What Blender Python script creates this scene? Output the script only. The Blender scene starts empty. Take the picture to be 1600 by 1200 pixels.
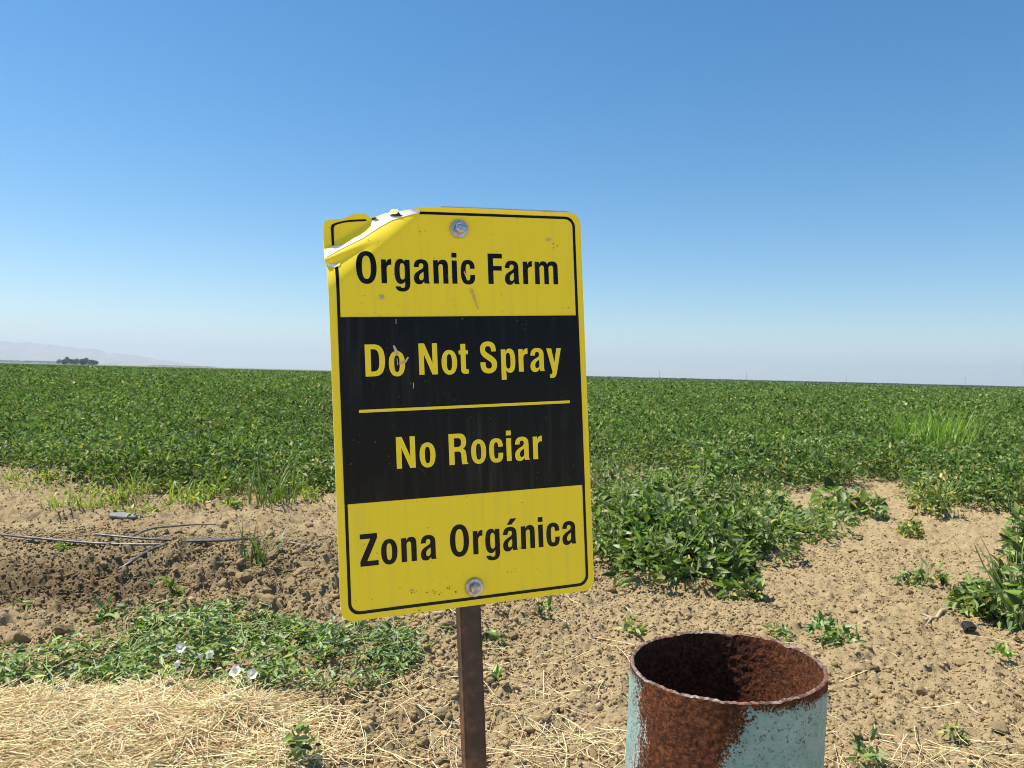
import bpy, bmesh, math, random
import numpy as np
from mathutils import Vector, Matrix

rng = np.random.default_rng(7)
random.seed(7)
scene = bpy.context.scene
COL = scene.collection

# ------------------------------------------------------------------ camera
FPX, CX, CY, CAM_Z = 1200.0, 800.0, 600.0, 1.2
pitch = math.atan(14.5 / 1200); rho = math.atan(39 / 1600)
Fw = np.array([0, math.cos(pitch), -math.sin(pitch)])
R0 = np.array([1.0, 0, 0]); U0 = np.array([0, math.sin(pitch), math.cos(pitch)])
Rt = R0 * math.cos(rho) + U0 * math.sin(rho)
Up = U0 * math.cos(rho) - R0 * math.sin(rho)
CAM = np.array([0, 0, CAM_Z])
cam_data = bpy.data.cameras.new('camera'); cam = bpy.data.objects.new('camera', cam_data)
COL.objects.link(cam)
cam.matrix_world = Matrix(((Rt[0], Up[0], -Fw[0], 0), (Rt[1], Up[1], -Fw[1], 0), (Rt[2], Up[2], -Fw[2], CAM_Z), (0, 0, 0, 1)))
cam_data.sensor_width = 36; cam_data.lens = 27.0
cam_data.clip_start = 0.05; cam_data.clip_end = 40000
cam_data.dof.use_dof = True; cam_data.dof.focus_distance = 0.9; cam_data.dof.aperture_fstop = 30
scene.camera = cam


def ray(px, py):
    return Fw + Rt * (px - CX) / FPX - Up * (py - CY) / FPX


def at_z(px, py, z=0.0):
    d = ray(px, py); t = (z - CAM_Z) / d[2]
    return CAM + t * d


def at_d(px, py, dist):
    d = ray(px, py)
    return CAM + d * (dist / d[1])


# ------------------------------------------------------------------ noise
_perm = np.random.default_rng(3).permutation(256)
_perm = np.concatenate([_perm, _perm, _perm])
_gr = np.random.default_rng(4).random(256) * 2 * np.pi
_gx, _gy = np.cos(_gr), np.sin(_gr)


def perlin(x, y, seed=0):
    x = np.asarray(x, float) + seed * 17.31; y = np.asarray(y, float) + seed * 9.77
    xi = np.floor(x).astype(int); yi = np.floor(y).astype(int)
    xf = x - xi; yf = y - yi
    u = xf ** 3 * (xf * (xf * 6 - 15) + 10); v = yf ** 3 * (yf * (yf * 6 - 15) + 10)

    def g(ix, iy, fx, fy):
        h = _perm[_perm[ix & 255] + (iy & 255)]
        return _gx[h] * fx + _gy[h] * fy
    n00 = g(xi, yi, xf, yf); n10 = g(xi + 1, yi, xf - 1, yf)
    n01 = g(xi, yi + 1, xf, yf - 1); n11 = g(xi + 1, yi + 1, xf - 1, yf - 1)
    return (n00 * (1 - u) + n10 * u) * (1 - v) + (n01 * (1 - u) + n11 * u) * v


def fbm(x, y, oct=4, seed=0):
    s = 0; a = 1.0
    for o in range(oct):
        s = s + a * perlin(x * 2 ** o, y * 2 ** o, seed + o); a *= .5
    return s


def _h2(ix, iy, k):
    h = _perm[(_perm[(_perm[ix & 255] + iy) & 255] + k) & 255]
    return h / 255.0


def clods(x, y, cell, seed=0):
    """bumps of random size, one per jittered cell: 0..1"""
    x = np.asarray(x, float) / cell + seed * 5.3; y = np.asarray(y, float) / cell + seed * 3.1
    xi = np.floor(x).astype(int); yi = np.floor(y).astype(int)
    out = np.zeros_like(x)
    for dx in (-1, 0, 1):
        for dy in (-1, 0, 1):
            cx = xi + dx; cy = yi + dy
            jx = cx + _h2(cx, cy, 11 + seed); jy = cy + _h2(cx, cy, 57 + seed)
            r = .18 + .55 * _h2(cx, cy, 91 + seed) ** 2
            asp = .7 + .6 * _h2(cx, cy, 131 + seed)
            d2 = ((x - jx) ** 2 * asp + (y - jy) ** 2 / asp) / r ** 2
            out = np.maximum(out, np.sqrt(np.clip(1 - d2, 0, 1)) * r / .73)
    return out


def smooth(a, b, t):
    t = np.clip((t - a) / (b - a), 0, 1)
    return t * t * (3 - 2 * t)


def gauss(x, y, cx, cy, sx, sy):
    return np.exp(-((x - cx) / sx) ** 2 - ((y - cy) / sy) ** 2)


STRAW_C = at_z(170, 1150)
DITCH = at_z(50, 918)
ROUGH = at_z(430, 905)
BED = at_z(270, 850)


def soil_low(x, y):
    z = .035 * fbm(x * .45, y * .45, 3, 1)
    z = z - .11 * gauss(x, y, DITCH[0], DITCH[1], .9, .33) + .07 * gauss(x, y, DITCH[0] + .2, DITCH[1] + .75, 1.6, .4)
    z = z + .05 * gauss(x, y, STRAW_C[0], STRAW_C[1], .8, .35)
    fade = smooth(40, 12, y) if np.ndim(y) else float(smooth(40, 12, np.array(y)))
    return z * fade


def soil_z(x, y):
    x = np.asarray(x, float); y = np.asarray(y, float)
    z = soil_low(x, y)
    rough = .38 + .3 * smooth(.3, -1.2, x) + .95 * gauss(x, y, ROUGH[0], ROUGH[1], 1.6, .9) + .3 * perlin(x * .8, y * .8, 9)
    rough = np.clip(rough, .2, 1.5)
    wx = x + .05 * perlin(x * 7, y * 7, 21); wy = y + .05 * perlin(x * 7, y * 7, 22)
    big = clods(wx, wy, .25, 1); mid = clods(wx, wy, .11, 2); sm = clods(wx, wy, .05, 3); ti = clods(x, y, .026, 4)
    c = (.048 * big * rough * (rough > .3) + .030 * mid * (rough + .2) + .021 * sm * np.minimum(rough + .35, 1.2) + .009 * ti) * (1 + .5 * perlin(x * 30, y * 30, 24))
    c = c + .014 * fbm(x * 4, y * 4, 3, 5) + .008 * fbm(x * 16, y * 16, 4, 6)
    c = c * (1 - .92 * gauss(x, y, BED[0], BED[1], 1.5, .42))
    c = c * smooth(30, 10, y)
    return z + c


def ground_pt(px, py, lift=0.0):
    z = 0.0
    for _ in range(6):
        p = at_z(px, py, z + lift); z = float(soil_z(np.array([p[0]]), np.array([p[1]]))[0])
    return np.array([p[0], p[1], z + lift])


# ------------------------------------------------------------------ mesh helpers
def make_mesh(name, verts, faces, mats=(), colors=None, attrs=None, smooth_shade=False, mat_index=None):
    """verts (N,3); faces = (M,k) int array with one k, or a list of tuples"""
    me = bpy.data.meshes.new(name)
    verts = np.asarray(verts, np.float32)
    if isinstance(faces, np.ndarray):
        M, k = faces.shape
        me.vertices.add(len(verts)); me.vertices.foreach_set('co', verts.ravel())
        me.loops.add(M * k); me.loops.foreach_set('vertex_index', faces.astype(np.int32).ravel())
        me.polygons.add(M)
        me.polygons.foreach_set('loop_start', np.arange(0, M * k, k, dtype=np.int32))
        me.update(calc_edges=True)
    else:
        me.from_pydata([tuple(v) for v in verts], [], [tuple(f) for f in faces]); me.update()
    for m in mats:
        me.materials.append(m)
    if colors is not None:
        ca = me.color_attributes.new('tint', 'FLOAT_COLOR', 'POINT')
        c4 = np.ones((len(verts), 4), np.float32); c4[:, :3] = colors
        ca.data.foreach_set('color', c4.ravel())
    for k_, a in (attrs or {}).items():
        at = me.attributes.new(k_, 'FLOAT', 'POINT'); at.data.foreach_set('value', np.asarray(a, np.float32))
    if mat_index is not None:
        me.polygons.foreach_set('material_index', np.asarray(mat_index, np.int32))
    if smooth_shade:
        me.polygons.foreach_set('use_smooth', np.ones(len(me.polygons), bool))
    me.validate()
    return me


def obj(name, me, parent=None, loc=None, rot=None):
    o = bpy.data.objects.new(name, me); COL.objects.link(o)
    if parent is not None:
        o.parent = parent
    if loc is not None:
        o.location = tuple(float(c) for c in loc)
    if rot is not None:
        o.rotation_euler = rot
    return o


def tag(o, label=None, cat=None, group=None, kind=None):
    if label: o['label'] = label
    if cat: o['category'] = cat
    if group: o['group'] = group
    if kind: o['kind'] = kind
    return o


def norm(a):
    return a / np.maximum(np.linalg.norm(a, axis=-1, keepdims=True), 1e-9)


def leaves(pos, axis, nrm, length, width, color, fold=.25, droop=.15):
    """pointed, folded six-point leaves"""
    axis = norm(axis); side = norm(np.cross(axis, nrm)); up = np.cross(side, axis)
    L = length[:, None]; W = width[:, None]
    N = len(pos)
    base = pos
    tip = pos + axis * L - up * L * droop
    v = np.empty((N, 6, 3))
    v[:, 0] = base
    v[:, 1] = pos + axis * L * .30 - side * W * .48 + up * W * fold * .9
    v[:, 2] = pos + axis * L * .66 - side * W * .34 + up * (W * fold * .6 - L * droop * .35)
    v[:, 3] = tip
    v[:, 4] = pos + axis * L * .66 + side * W * .34 + up * (W * fold * .6 - L * droop * .35)
    v[:, 5] = pos + axis * L * .30 + side * W * .48 + up * W * fold * .9
    i = np.arange(N)[:, None] * 6
    f = np.concatenate([i + np.array([[0, 1, 2, 3]]), i + np.array([[0, 3, 4, 5]])], 0)
    c = np.repeat(color, 6, 0)
    return v.reshape(-1, 3), f, c


def diamonds(pos, axis, nrm, length, width, color):
    axis = norm(axis); side = norm(np.cross(axis, nrm)); up = np.cross(side, axis)
    L = length[:, None]; W = width[:, None]; N = len(pos)
    v = np.empty((N, 4, 3))
    v[:, 0] = pos - axis * L * .5
    v[:, 1] = pos - side * W * .5 + up * W * .15
    v[:, 2] = pos + axis * L * .5
    v[:, 3] = pos + side * W * .5 + up * W * .15
    f = np.arange(N * 4).reshape(N, 4)
    return v.reshape(-1, 3), f, np.repeat(color, 4, 0)


def tube(path, radius, sides=6, flat=1.0):
    path = np.asarray(path, float); n = len(path)
    radius = np.broadcast_to(np.asarray(radius, float), (n,))
    t = norm(np.gradient(path, axis=0))
    ref = np.array([0, 0, 1.0]) if abs(t[:, 2]).mean() < .8 else np.array([1.0, 0, 0])
    s = norm(np.cross(t, ref)); u = np.cross(s, t)
    a = np.linspace(0, 2 * np.pi, sides, endpoint=False)
    v = path[:, None] + radius[:, None, None] * (np.cos(a)[None, :, None] * s[:, None] + flat * np.sin(a)[None, :, None] * u[:, None])
    v = v.reshape(-1, 3); f = []
    for i in range(n - 1):
        for j in range(sides):
            k = (j + 1) % sides
            f.append((i * sides + j, i * sides + k, (i + 1) * sides + k, (i + 1) * sides + j))
    return v, np.array(f)


def joinparts(parts):
    vs, fs, cs = [], [], []; o = 0
    for p in parts:
        vs.append(p[0]); fs.append(p[1] + o); o += len(p[0])
        if len(p) > 2: cs.append(p[2])
    return np.concatenate(vs), np.concatenate(fs), (np.concatenate(cs) if cs else None)


# ------------------------------------------------------------------ materials
class NT:
    def __init__(s, name):
        s.m = bpy.data.materials.new(name); s.m.use_nodes = True
        s.t = s.m.node_tree; s.b = s.t.nodes['Principled BSDF']; s.out = s.t.nodes['Material Output']

    def n(s, typ, **kw):
        nd = s.t.nodes.new(typ)
        for k, v in kw.items():
            if k.startswith('i_'): nd.inputs[k[2:].replace('_', ' ')].default_value = v
            else: setattr(nd, k, v)
        return nd

    def l(s, a, b): s.t.links.new(a, b)

    def ramp(s, fac, stops):
        r = s.n('ShaderNodeValToRGB'); e = r.color_ramp.elements
        while len(e) < len(stops): e.new(.5)
        for el, (p, c) in zip(e, stops):
            el.position = p; el.color = (*c, 1) if len(c) == 3 else c
        s.l(fac, r.inputs[0]); return r.outputs[0]

    def noise(s, scale, detail=4, rough=.6, coord='Object', w=None):
        nz = s.n('ShaderNodeTexNoise'); nz.inputs['Scale'].default_value = scale
        nz.inputs['Detail'].default_value = detail; nz.inputs['Roughness'].default_value = rough
        if not hasattr(s, 'tc'): s.tc = s.n('ShaderNodeTexCoord')
        s.l(s.tc.outputs[coord], nz.inputs['Vector']); return nz.outputs['Fac']

    def mix(s, fac, a, b, blend='MIX'):
        mx = s.n('ShaderNodeMix', data_type='RGBA', blend_type=blend)
        for sock, val in ((mx.inputs[0], fac), (mx.inputs[6], a), (mx.inputs[7], b)):
            if isinstance(val, (int, float)): sock.default_value = val
            elif isinstance(val, tuple): sock.default_value = (*val, 1)
            else: s.l(val, sock)
        return mx.outputs[2]

    def math(s, op, a, b=0.0, c=None, clamp=False):
        mm = s.n('ShaderNodeMath', operation=op); mm.use_clamp = clamp
        for k, val in enumerate((a, b) if c is None else (a, b, c)):
            if isinstance(val, (int, float)): mm.inputs[k].default_value = val
            else: s.l(val, mm.inputs[k])
        return mm.outputs[0]

    def attr(s, name):
        a = s.n('ShaderNodeAttribute'); a.attribute_name = name; return a

    def bump(s, h, strength, dist):
        b = s.n('ShaderNodeBump'); b.inputs['Strength'].default_value = strength; b.inputs['Distance'].default_value = dist
        s.l(h, b.inputs['Height']); s.l(b.outputs[0], s.b.inputs['Normal']); return b

    def base(s, c):
        if isinstance(c, tuple): s.b.inputs['Base Color'].default_value = (*c, 1)
        else: s.l(c, s.b.inputs['Base Color'])

    def set(s, **kw):
        for k, v in kw.items(): s.b.inputs[k.replace('_', ' ')].default_value = v
        return s


def plain(name, c, rough=.6, metal=0.0, spec=.5, vary=.15, scale=30):
    t = NT(name); nz = t.noise(scale, 5)
    a = tuple(x * (1 - vary) for x in c); b = tuple(min(1, x * (1 + vary)) for x in c)
    t.base(t.ramp(nz, [(.3, a), (.7, b)])); t.set(Roughness=rough, Metallic=metal)
    t.b.inputs['Specular IOR Level'].default_value = spec
    return t


def leaf_mat(name, rough=.42, transl=.32, gain=1.0, spec=.45, thru=(1.25, 1.35, .55)):
    t = NT(name); a = t.attr('tint').outputs['Color']
    c = t.mix(1.0, a, (gain, gain, gain), 'MULTIPLY')
    t.base(c); t.set(Roughness=rough); t.b.inputs['Specular IOR Level'].default_value = spec
    tr = t.n('ShaderNodeBsdfTranslucent'); c2 = t.mix(1.0, c, thru, 'MULTIPLY'); t.l(c2, tr.inputs[0])
    ms = t.n('ShaderNodeMixShader'); ms.inputs[0].default_value = transl
    t.l(t.b.outputs[0], ms.inputs[1]); t.l(tr.outputs[0], ms.inputs[2]); t.l(ms.outputs[0], t.out.inputs[0])
    return t.m


M = {}
M['leaf'] = leaf_mat('crop_leaf', .5, .34, spec=.35)
M['far_leaf'] = leaf_mat('far_crop_leaf', .65, .3, spec=.15)
M['weed'] = leaf_mat('weed_leaf', .5, .3)
M['grass'] = leaf_mat('grass_blade', .45, .35)
M['stem'] = plain('green_stem', (.26, .34, .10), .5).m
M['straw'] = leaf_mat('dry_straw', .55, .25, thru=(1.1, .95, .75))
M['petal'] = leaf_mat('flower_petal', .5, .35, thru=(1, 1, 1))

# soil
t = NT('soil')
n1 = t.noise(1.3, 6, .6); n2 = t.noise(9, 8, .7); n3 = t.noise(60, 6, .7)
c = t.ramp(n2, [(.25, (.265, .195, .105)), (.5, (.395, .303, .168)), (.78, (.50, .395, .235))])
c = t.mix(.35, c, t.ramp(n3, [(.3, (.19, .132, .066)), (.7, (.52, .405, .235))]))
c = t.mix(t.math('MULTIPLY', n1, .35), c, (.31, .225, .115))
c = t.mix(t.attr('damp').outputs['Fac'], c, t.mix(n3, (.085, .054, .029), (.175, .115, .062)))
c = t.mix(t.attr('litter').outputs['Fac'], c, t.mix(n2, (.52, .37, .18), (.76, .57, .31)))
far = t.attr('far').outputs['Fac']
c = t.mix(far, c, t.ramp(t.noise(.004, 6, .6), [(.35, (.08, .12, .035)), (.55, (.13, .15, .055)), (.7, (.24, .20, .10))]))
t.base(c); t.set(Roughness=.95); t.b.inputs['Specular IOR Level'].default_value = .15
t.bump(t.math('ADD', t.math('ADD', n2, t.math('MULTIPLY', n3, .6)), t.math('MULTIPLY', t.noise(190, 4, .7), .35)), .95, .016)
M['soil'] = t.m
t = NT('soil_crumb')
c = t.mix(t.noise(40, 5), t.attr('tint').outputs['Color'], t.mix(1.0, t.attr('tint').outputs['Color'], (.72, .66, .6), 'MULTIPLY'))
t.base(c); t.set(Roughness=.95); t.b.inputs['Specular IOR Level'].default_value = .15
t.bump(t.noise(90, 5), .8, .006)
M['crumb'] = t.m

# ------------------------------------------------------------------ ground
def damp_mask(x, y):
    dn = perlin(x * 1.7, y * 1.7, 30)
    d2 = fbm(x * 5, y * 5, 3, 33)
    return .82 * np.clip(1.1 * gauss(x, y, DITCH[0] - .1, DITCH[1] + .06, .85, .28) + .28 * gauss(x, y, ROUGH[0] - .3, ROUGH[1] + .2, 1.5, 1.1) + .25 * smooth(-.6, -1.6, x) * smooth(3.4, 4.2, y) - .08 + dn * .35 + d2 * .22, 0, .92)


def build_ground():
    ys = [.35]
    while ys[-1] < 34:
        ys.append(ys[-1] * 1.0031 if ys[-1] < 11 else ys[-1] * 1.012)
    ys = np.array(ys)
    ts = np.tan(np.radians(np.linspace(-45, 45, 1050)))
    X = np.outer(ys, ts); Y = np.repeat(ys[:, None], len(ts), 1)
    # widen close to the camera so the sheet keeps a useful width
    X = np.where(True, X + np.sign(X) * .5 * np.abs(ts)[None, :], X)
    Z = soil_z(X.ravel(), Y.ravel())
    V = np.stack([X.ravel(), Y.ravel(), Z], 1)
    n, m = X.shape
    idx = np.arange(n * m).reshape(n, m)
    F = np.stack([idx[:-1, :-1], idx[:-1, 1:], idx[1:, 1:], idx[1:, :-1]], -1).reshape(-1, 4)
    # outer skirt: from the borders of the fine patch out to the horizon
    ring = np.concatenate([idx[0, :], idx[1:, -1], idx[-1, -2::-1], idx[-2:0:-1, 0]])
    rp = V[ring][:, :2]; cen = np.array([0, 12.0]); k = len(ring)
    dirs = norm(rp - cen)
    prev = ring; extra = []; faces = [F]; far = [np.zeros(len(V))]; base = len(V)
    for i, R in enumerate((45, 120, 500, 2500, 19000)):
        P = cen + dirs * R
        z = np.full(k, -.02 if i else -.02)
        extra.append(np.column_stack([P, z])); cur = base + np.arange(k); base += k
        q = np.stack([prev, np.roll(prev, -1), np.roll(cur, -1), cur], -1)
        faces.append(q[:, ::-1]); prev = cur
        far.append(np.full(k, 0.0 if R < 900 else 1.0))
    V = np.concatenate([V] + extra); F = np.concatenate(faces); far = np.concatenate(far)
    x, y = V[:, 0], V[:, 1]
    damp = damp_mask(x, y)
    damp = np.maximum(damp, .55 * smooth(8.5, 11, y))
    dist = np.sqrt(((x - STRAW_C[0]) / .64) ** 2 + ((y - STRAW_C[1] + .1) / .36) ** 2) + perlin(x * 3, y * 3, 41) * .3
    litter = smooth(1.25, .7, dist)
    me = make_mesh('ground', V, F, [M['soil']], attrs={'damp': damp, 'litter': litter * .9, 'far': far}, smooth_shade=True)
    o = obj('ground', me); tag(o, kind='structure')


build_ground()

t = NT('bounce_ground_pale'); t.base(t.ramp(t.noise(6, 6), [(.3, (.46, .38, .27)), (.7, (.60, .52, .39))])); t.set(Roughness=.95)  # unseen pale ground behind the camera, added to bounce light onto the shaded sign
X_, Y_ = np.meshgrid(np.linspace(-40, 40, 60), np.linspace(-7, .15, 16)); ii = np.arange(960).reshape(16, 60)
bounce_obj = obj('bounce_ground', make_mesh('bounce_ground', np.stack([X_, Y_, .06 + .01 * perlin(X_, Y_, 7) - .09 * (np.abs(Y_ + 3.4) > 3.3)], -1).reshape(-1, 3), np.stack([ii[:-1, :-1], ii[:-1, 1:], ii[1:, 1:], ii[1:, :-1]], -1).reshape(-1, 4), [t.m], smooth_shade=True))
tag(bounce_obj, kind='structure')


# crumbs of soil, and larger clods as things of their own
def ico(sub=1):
    bm = bmesh.new(); bmesh.ops.create_icosphere(bm, subdivisions=sub, radius=1)
    v = np.array([x.co[:] for x in bm.verts]); f = np.array([[w.index for w in x.verts] for x in bm.faces]); bm.free()
    return v, f


FIELD_EDGE = [(-60, 742), (30, 742), (80, 752), (160, 766), (300, 776), (420, 782), (520, 784), (640, 768), (800, 752), (930, 738), (1030, 738),
              (1120, 760), (1180, 773), (1250, 770), (1307, 761), (1359, 752), (1425, 750), (1436, 780), (1450, 803), (1525, 806), (1600, 806), (1760, 812)]
FE = np.array([at_z(a, b)[:2] for a, b in FIELD_EDGE])
FE_ang = np.arctan2(FE[:, 0], FE[:, 1]); FE_d = np.hypot(FE[:, 0], FE[:, 1])


def field_dist(x, y):
    """distance from the camera of the front edge of the crop in this direction"""
    return np.interp(np.arctan2(x, y), FE_ang, FE_d)


def soil_tint(n):
    a = np.array([.40, .307, .170]); k = rng.normal(1, .14, (n, 1)); w = rng.normal(0, .015, (n, 1))
    return np.clip(a * k + w * np.array([1, .8, .5]), .05, .7)


def build_crumbs():
    N = 185000
    d = np.where(rng.random(N) < .5, np.sqrt(rng.uniform(2.1 ** 2, 9.6 ** 2, N)), rng.uniform(2.1, 5.5, N))
    a = np.radians(rng.uniform(-38, 38, N))
    x = d * np.tan(a); y = d
    den = perlin(x * 1.1, y * 1.1, 50) + 1.0 * gauss(x, y, ROUGH[0], ROUGH[1], 1.6, .9)
    keep = (np.hypot(x, y) < field_dist(x, y) + .2) & (den > rng.uniform(-1.1, .7, N)) & ((x < .1) | (rng.random(N) < .9))
    x, y = x[keep], y[keep]; N = len(x)
    s = .003 + .009 * rng.power(.45, N) ** 1.3 + (rng.random(N) < .022) * rng.uniform(.004, .014, N)
    s = s * np.where(x > .1, .82, 1.0)
    z = soil_z(x, y)
    v0, f0 = ico(1)
    scl = s[:, None, None] * rng.uniform(.65, 1.25, (N, 1, 3)) * (1 + rng.uniform(-.38, .38, (N, len(v0), 1)))
    v = v0[None] * scl
    th = rng.uniform(0, 6.28, N); c, sn = np.cos(th)[:, None], np.sin(th)[:, None]
    vx = v[..., 0] * c - v[..., 1] * sn; vy = v[..., 0] * sn + v[..., 1] * c
    v = np.stack([vx + x[:, None], vy + y[:, None], v[..., 2] * .8 + (z + s * .35)[:, None]], -1)
    f = f0[None] + (np.arange(N) * len(v0))[:, None, None]
    tint = soil_tint(N) * (1 - .62 * damp_mask(x, y))[:, None]
    me = make_mesh('soil_crumbs', v.reshape(-1, 3), f.reshape(-1, 3), [M['crumb']], colors=np.repeat(tint, len(v0), 0), smooth_shade=False)
    tag(obj('soil_crumbs', me), kind='stuff')


build_crumbs()


def clod_mesh(seed):
    r = np.random.default_rng(seed)
    v, f = ico(4)
    off = r.uniform(0, 50, 3)
    k = 1 + .38 * fbm(v[:, 0] * 1.3 + off[0], v[:, 1] * 1.3 + v[:, 2] * 1.7 + off[1], 3, seed % 7) + .14 * perlin(v[:, 0] * 6 + v[:, 2] * 5 + off[2], v[:, 1] * 6, 3)
    # flat broken faces
    for _ in range(9):
        nn = norm(r.normal(size=3)); h = r.uniform(.5, .85)
        dd = v @ nn; k = np.where(dd * k > h, h / np.maximum(dd, .2), k)
    k = k + .10 * perlin(v[:, 0] * 5 + v[:, 2] * 4, v[:, 1] * 5 + off[0], 4) + .07 * perlin(v[:, 0] * 12 + off[1], v[:, 1] * 12 + v[:, 2] * 9, 5) + .035 * perlin(v[:, 0] * 26, v[:, 1] * 26 + v[:, 2] * 22, 6)
    v = v * k[:, None] * np.array([1.15, .9, .72])
    return make_mesh('clod', v, f, [M['crumb']], colors=np.tile(soil_tint(1) * 1.05, (len(v), 1)), smooth_shade=True)


def build_clods():
    protos = [clod_mesh(100 + i) for i in range(7)]
    r = np.random.default_rng(12)
    fixed = [(378, 912, .075), (350, 925, .045), (455, 912, .06), (500, 905, .06), (480, 880, .05), (420, 945, .045), (405, 940, .045), (300, 900, .04),
             (360, 885, .055), (510, 860, .06), (250, 885, .045), (30, 1003, .06), (95, 990, .045), (20, 960, .04), (130, 960, .035), (918, 1078, .034), (1130, 918, .03), (955, 925, .03), (1255, 960, .028),
             (1420, 925, .03), (1075, 960, .026), (700, 985, .035), (880, 980, .03), (1500, 1040, .03), (1440, 1085, .03), (1560, 1140, .035), (690, 1120, .03), (850, 1130, .028)]
    n = 0
    for px, py, s in fixed:
        p = ground_pt(px, py); o = obj('soil_clod', protos[n % 7], loc=p + np.array([0, 0, s * .25])); o.scale = (s, s, s)
        o.rotation_euler = (r.uniform(-.4, .4), r.uniform(-.4, .4), r.uniform(0, 6.28)); n += 1
        tag(o, 'lump of dry brown soil lying on the bare ground', 'clod', 'soil clods on the bare ground')
    while n < 190:
        px = r.uniform(0, 1600); py = r.uniform(790, 1190)
        if r.random() < .45: px = r.normal(430, 110); py = r.normal(895, 45)
        if py < 800 or (px < 480 and py > 965): continue
        p = ground_pt(px, py)
        if math.hypot(p[0], p[1]) > field_dist(p[0], p[1]): continue
        s = r.uniform(.010, .026) * (1.5 if 300 < px < 530 and py < 960 else 1)
        o = obj('soil_clod', protos[n % 7], loc=p + np.array([0, 0, s * .25])); o.scale = (s, s, s)
        o.rotation_euler = (r.uniform(-.6, .6), r.uniform(-.6, .6), r.uniform(0, 6.28)); n += 1
        tag(o, 'lump of dry brown soil lying on the bare ground', 'clod', 'soil clods on the bare ground')


build_clods()

# ------------------------------------------------------------------ the crop
GREEN = np.array([[.086, .156, .030], [.124, .214, .042], [.168, .264, .056], [.040, .076, .020], [.205, .258, .085]])


def green(n, r, yellow=.05, pale=.08):
    c = GREEN[r.integers(0, len(GREEN), n)] * r.normal(1, .24, (n, 1))
    y = r.random(n) < yellow
    c[y] = np.array([.50, .43, .15]) * r.normal(1, .2, (y.sum(), 1))
    p = r.random(n) < pale
    c[p] = np.array([.24, .31, .14]) * r.normal(1, .15, (p.sum(), 1))
    return np.clip(c, .01, .8)


def bush(r, n, rad, height, leaf, yellow=.05, droop=.3, lobes=5, aspect=.5, pale=.08):
    """leaf positions in an uneven dome made of several shoots"""
    cx = r.normal(0, rad * .42, (lobes, 2)); hh = height * r.uniform(.7, 1.05, lobes); rr = rad * r.uniform(.45, .75, lobes)
    k = r.integers(0, lobes, n)
    th = r.uniform(0, 2 * np.pi, n); ph = np.arccos(r.uniform(-.15, 1, n)); q = r.uniform(.55, 1.05, n) ** .6
    nx = np.cos(th) * np.sin(ph); ny = np.sin(th) * np.sin(ph); nz = np.cos(ph)
    pos = np.stack([cx[k, 0] + nx * q * rr[k], cx[k, 1] + ny * q * rr[k], np.maximum(.02, hh[k] * (.30 + .70 * nz * q))], 1)
    out = np.stack([nx, ny, nz * .6], 1)
    ax = norm(out + r.normal(0, .7, (n, 3)) - np.array([0, 0, droop]))
    up = norm(np.array([0, 0, .9]) + r.normal(0, .75, (n, 3)) + out * .4)
    L = leaf * (.45 + 1.25 * r.random(n) ** 1.5); W = L * aspect * r.uniform(.8, 1.2, n)
    return leaves(pos, ax, up, L, W, green(n, r, yellow, pale))


def stems(r, n, rad, height, base_r=.005):
    ps = []
    for _ in range(n):
        a = r.uniform(0, 6.28); e = np.array([math.cos(a) * rad * r.uniform(.3, .9), math.sin(a) * rad * r.uniform(.3, .9), height * r.uniform(.6, 1.0)])
        tt = np.linspace(0, 1, 6)[:, None]
        path = tt * e * np.array([1, 1, 0]) * tt ** .3 + tt * np.array([0, 0, e[2]]) + r.normal(0, .012, (6, 3)) * tt
        v, f = tube(path, np.linspace(base_r, base_r * .35, 6), 5); ps.append((v, f))
    return joinparts(ps)[:2]


def plant_proto(seed, n, rad, height, leaf, **kw):
    r = np.random.default_rng(seed)
    v, f, c = bush(r, n, rad, height, leaf, **kw)
    return make_mesh('foliage', v, f, [M['leaf']], colors=c)


crop_protos = [plant_proto(200 + i, 900, .36, .46, .050, yellow=.045, lobes=7, aspect=.40) for i in range(6)]
stem_protos = []
for i in range(3):
    v, f = stems(np.random.default_rng(300 + i), 9, .3, .36)
    stem_protos.append(make_mesh('stem', v, f, [M['stem']], smooth_shade=True))

INDIV_DEPTH = 2.2     # metres of crop behind the front edge built plant by plant


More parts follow.
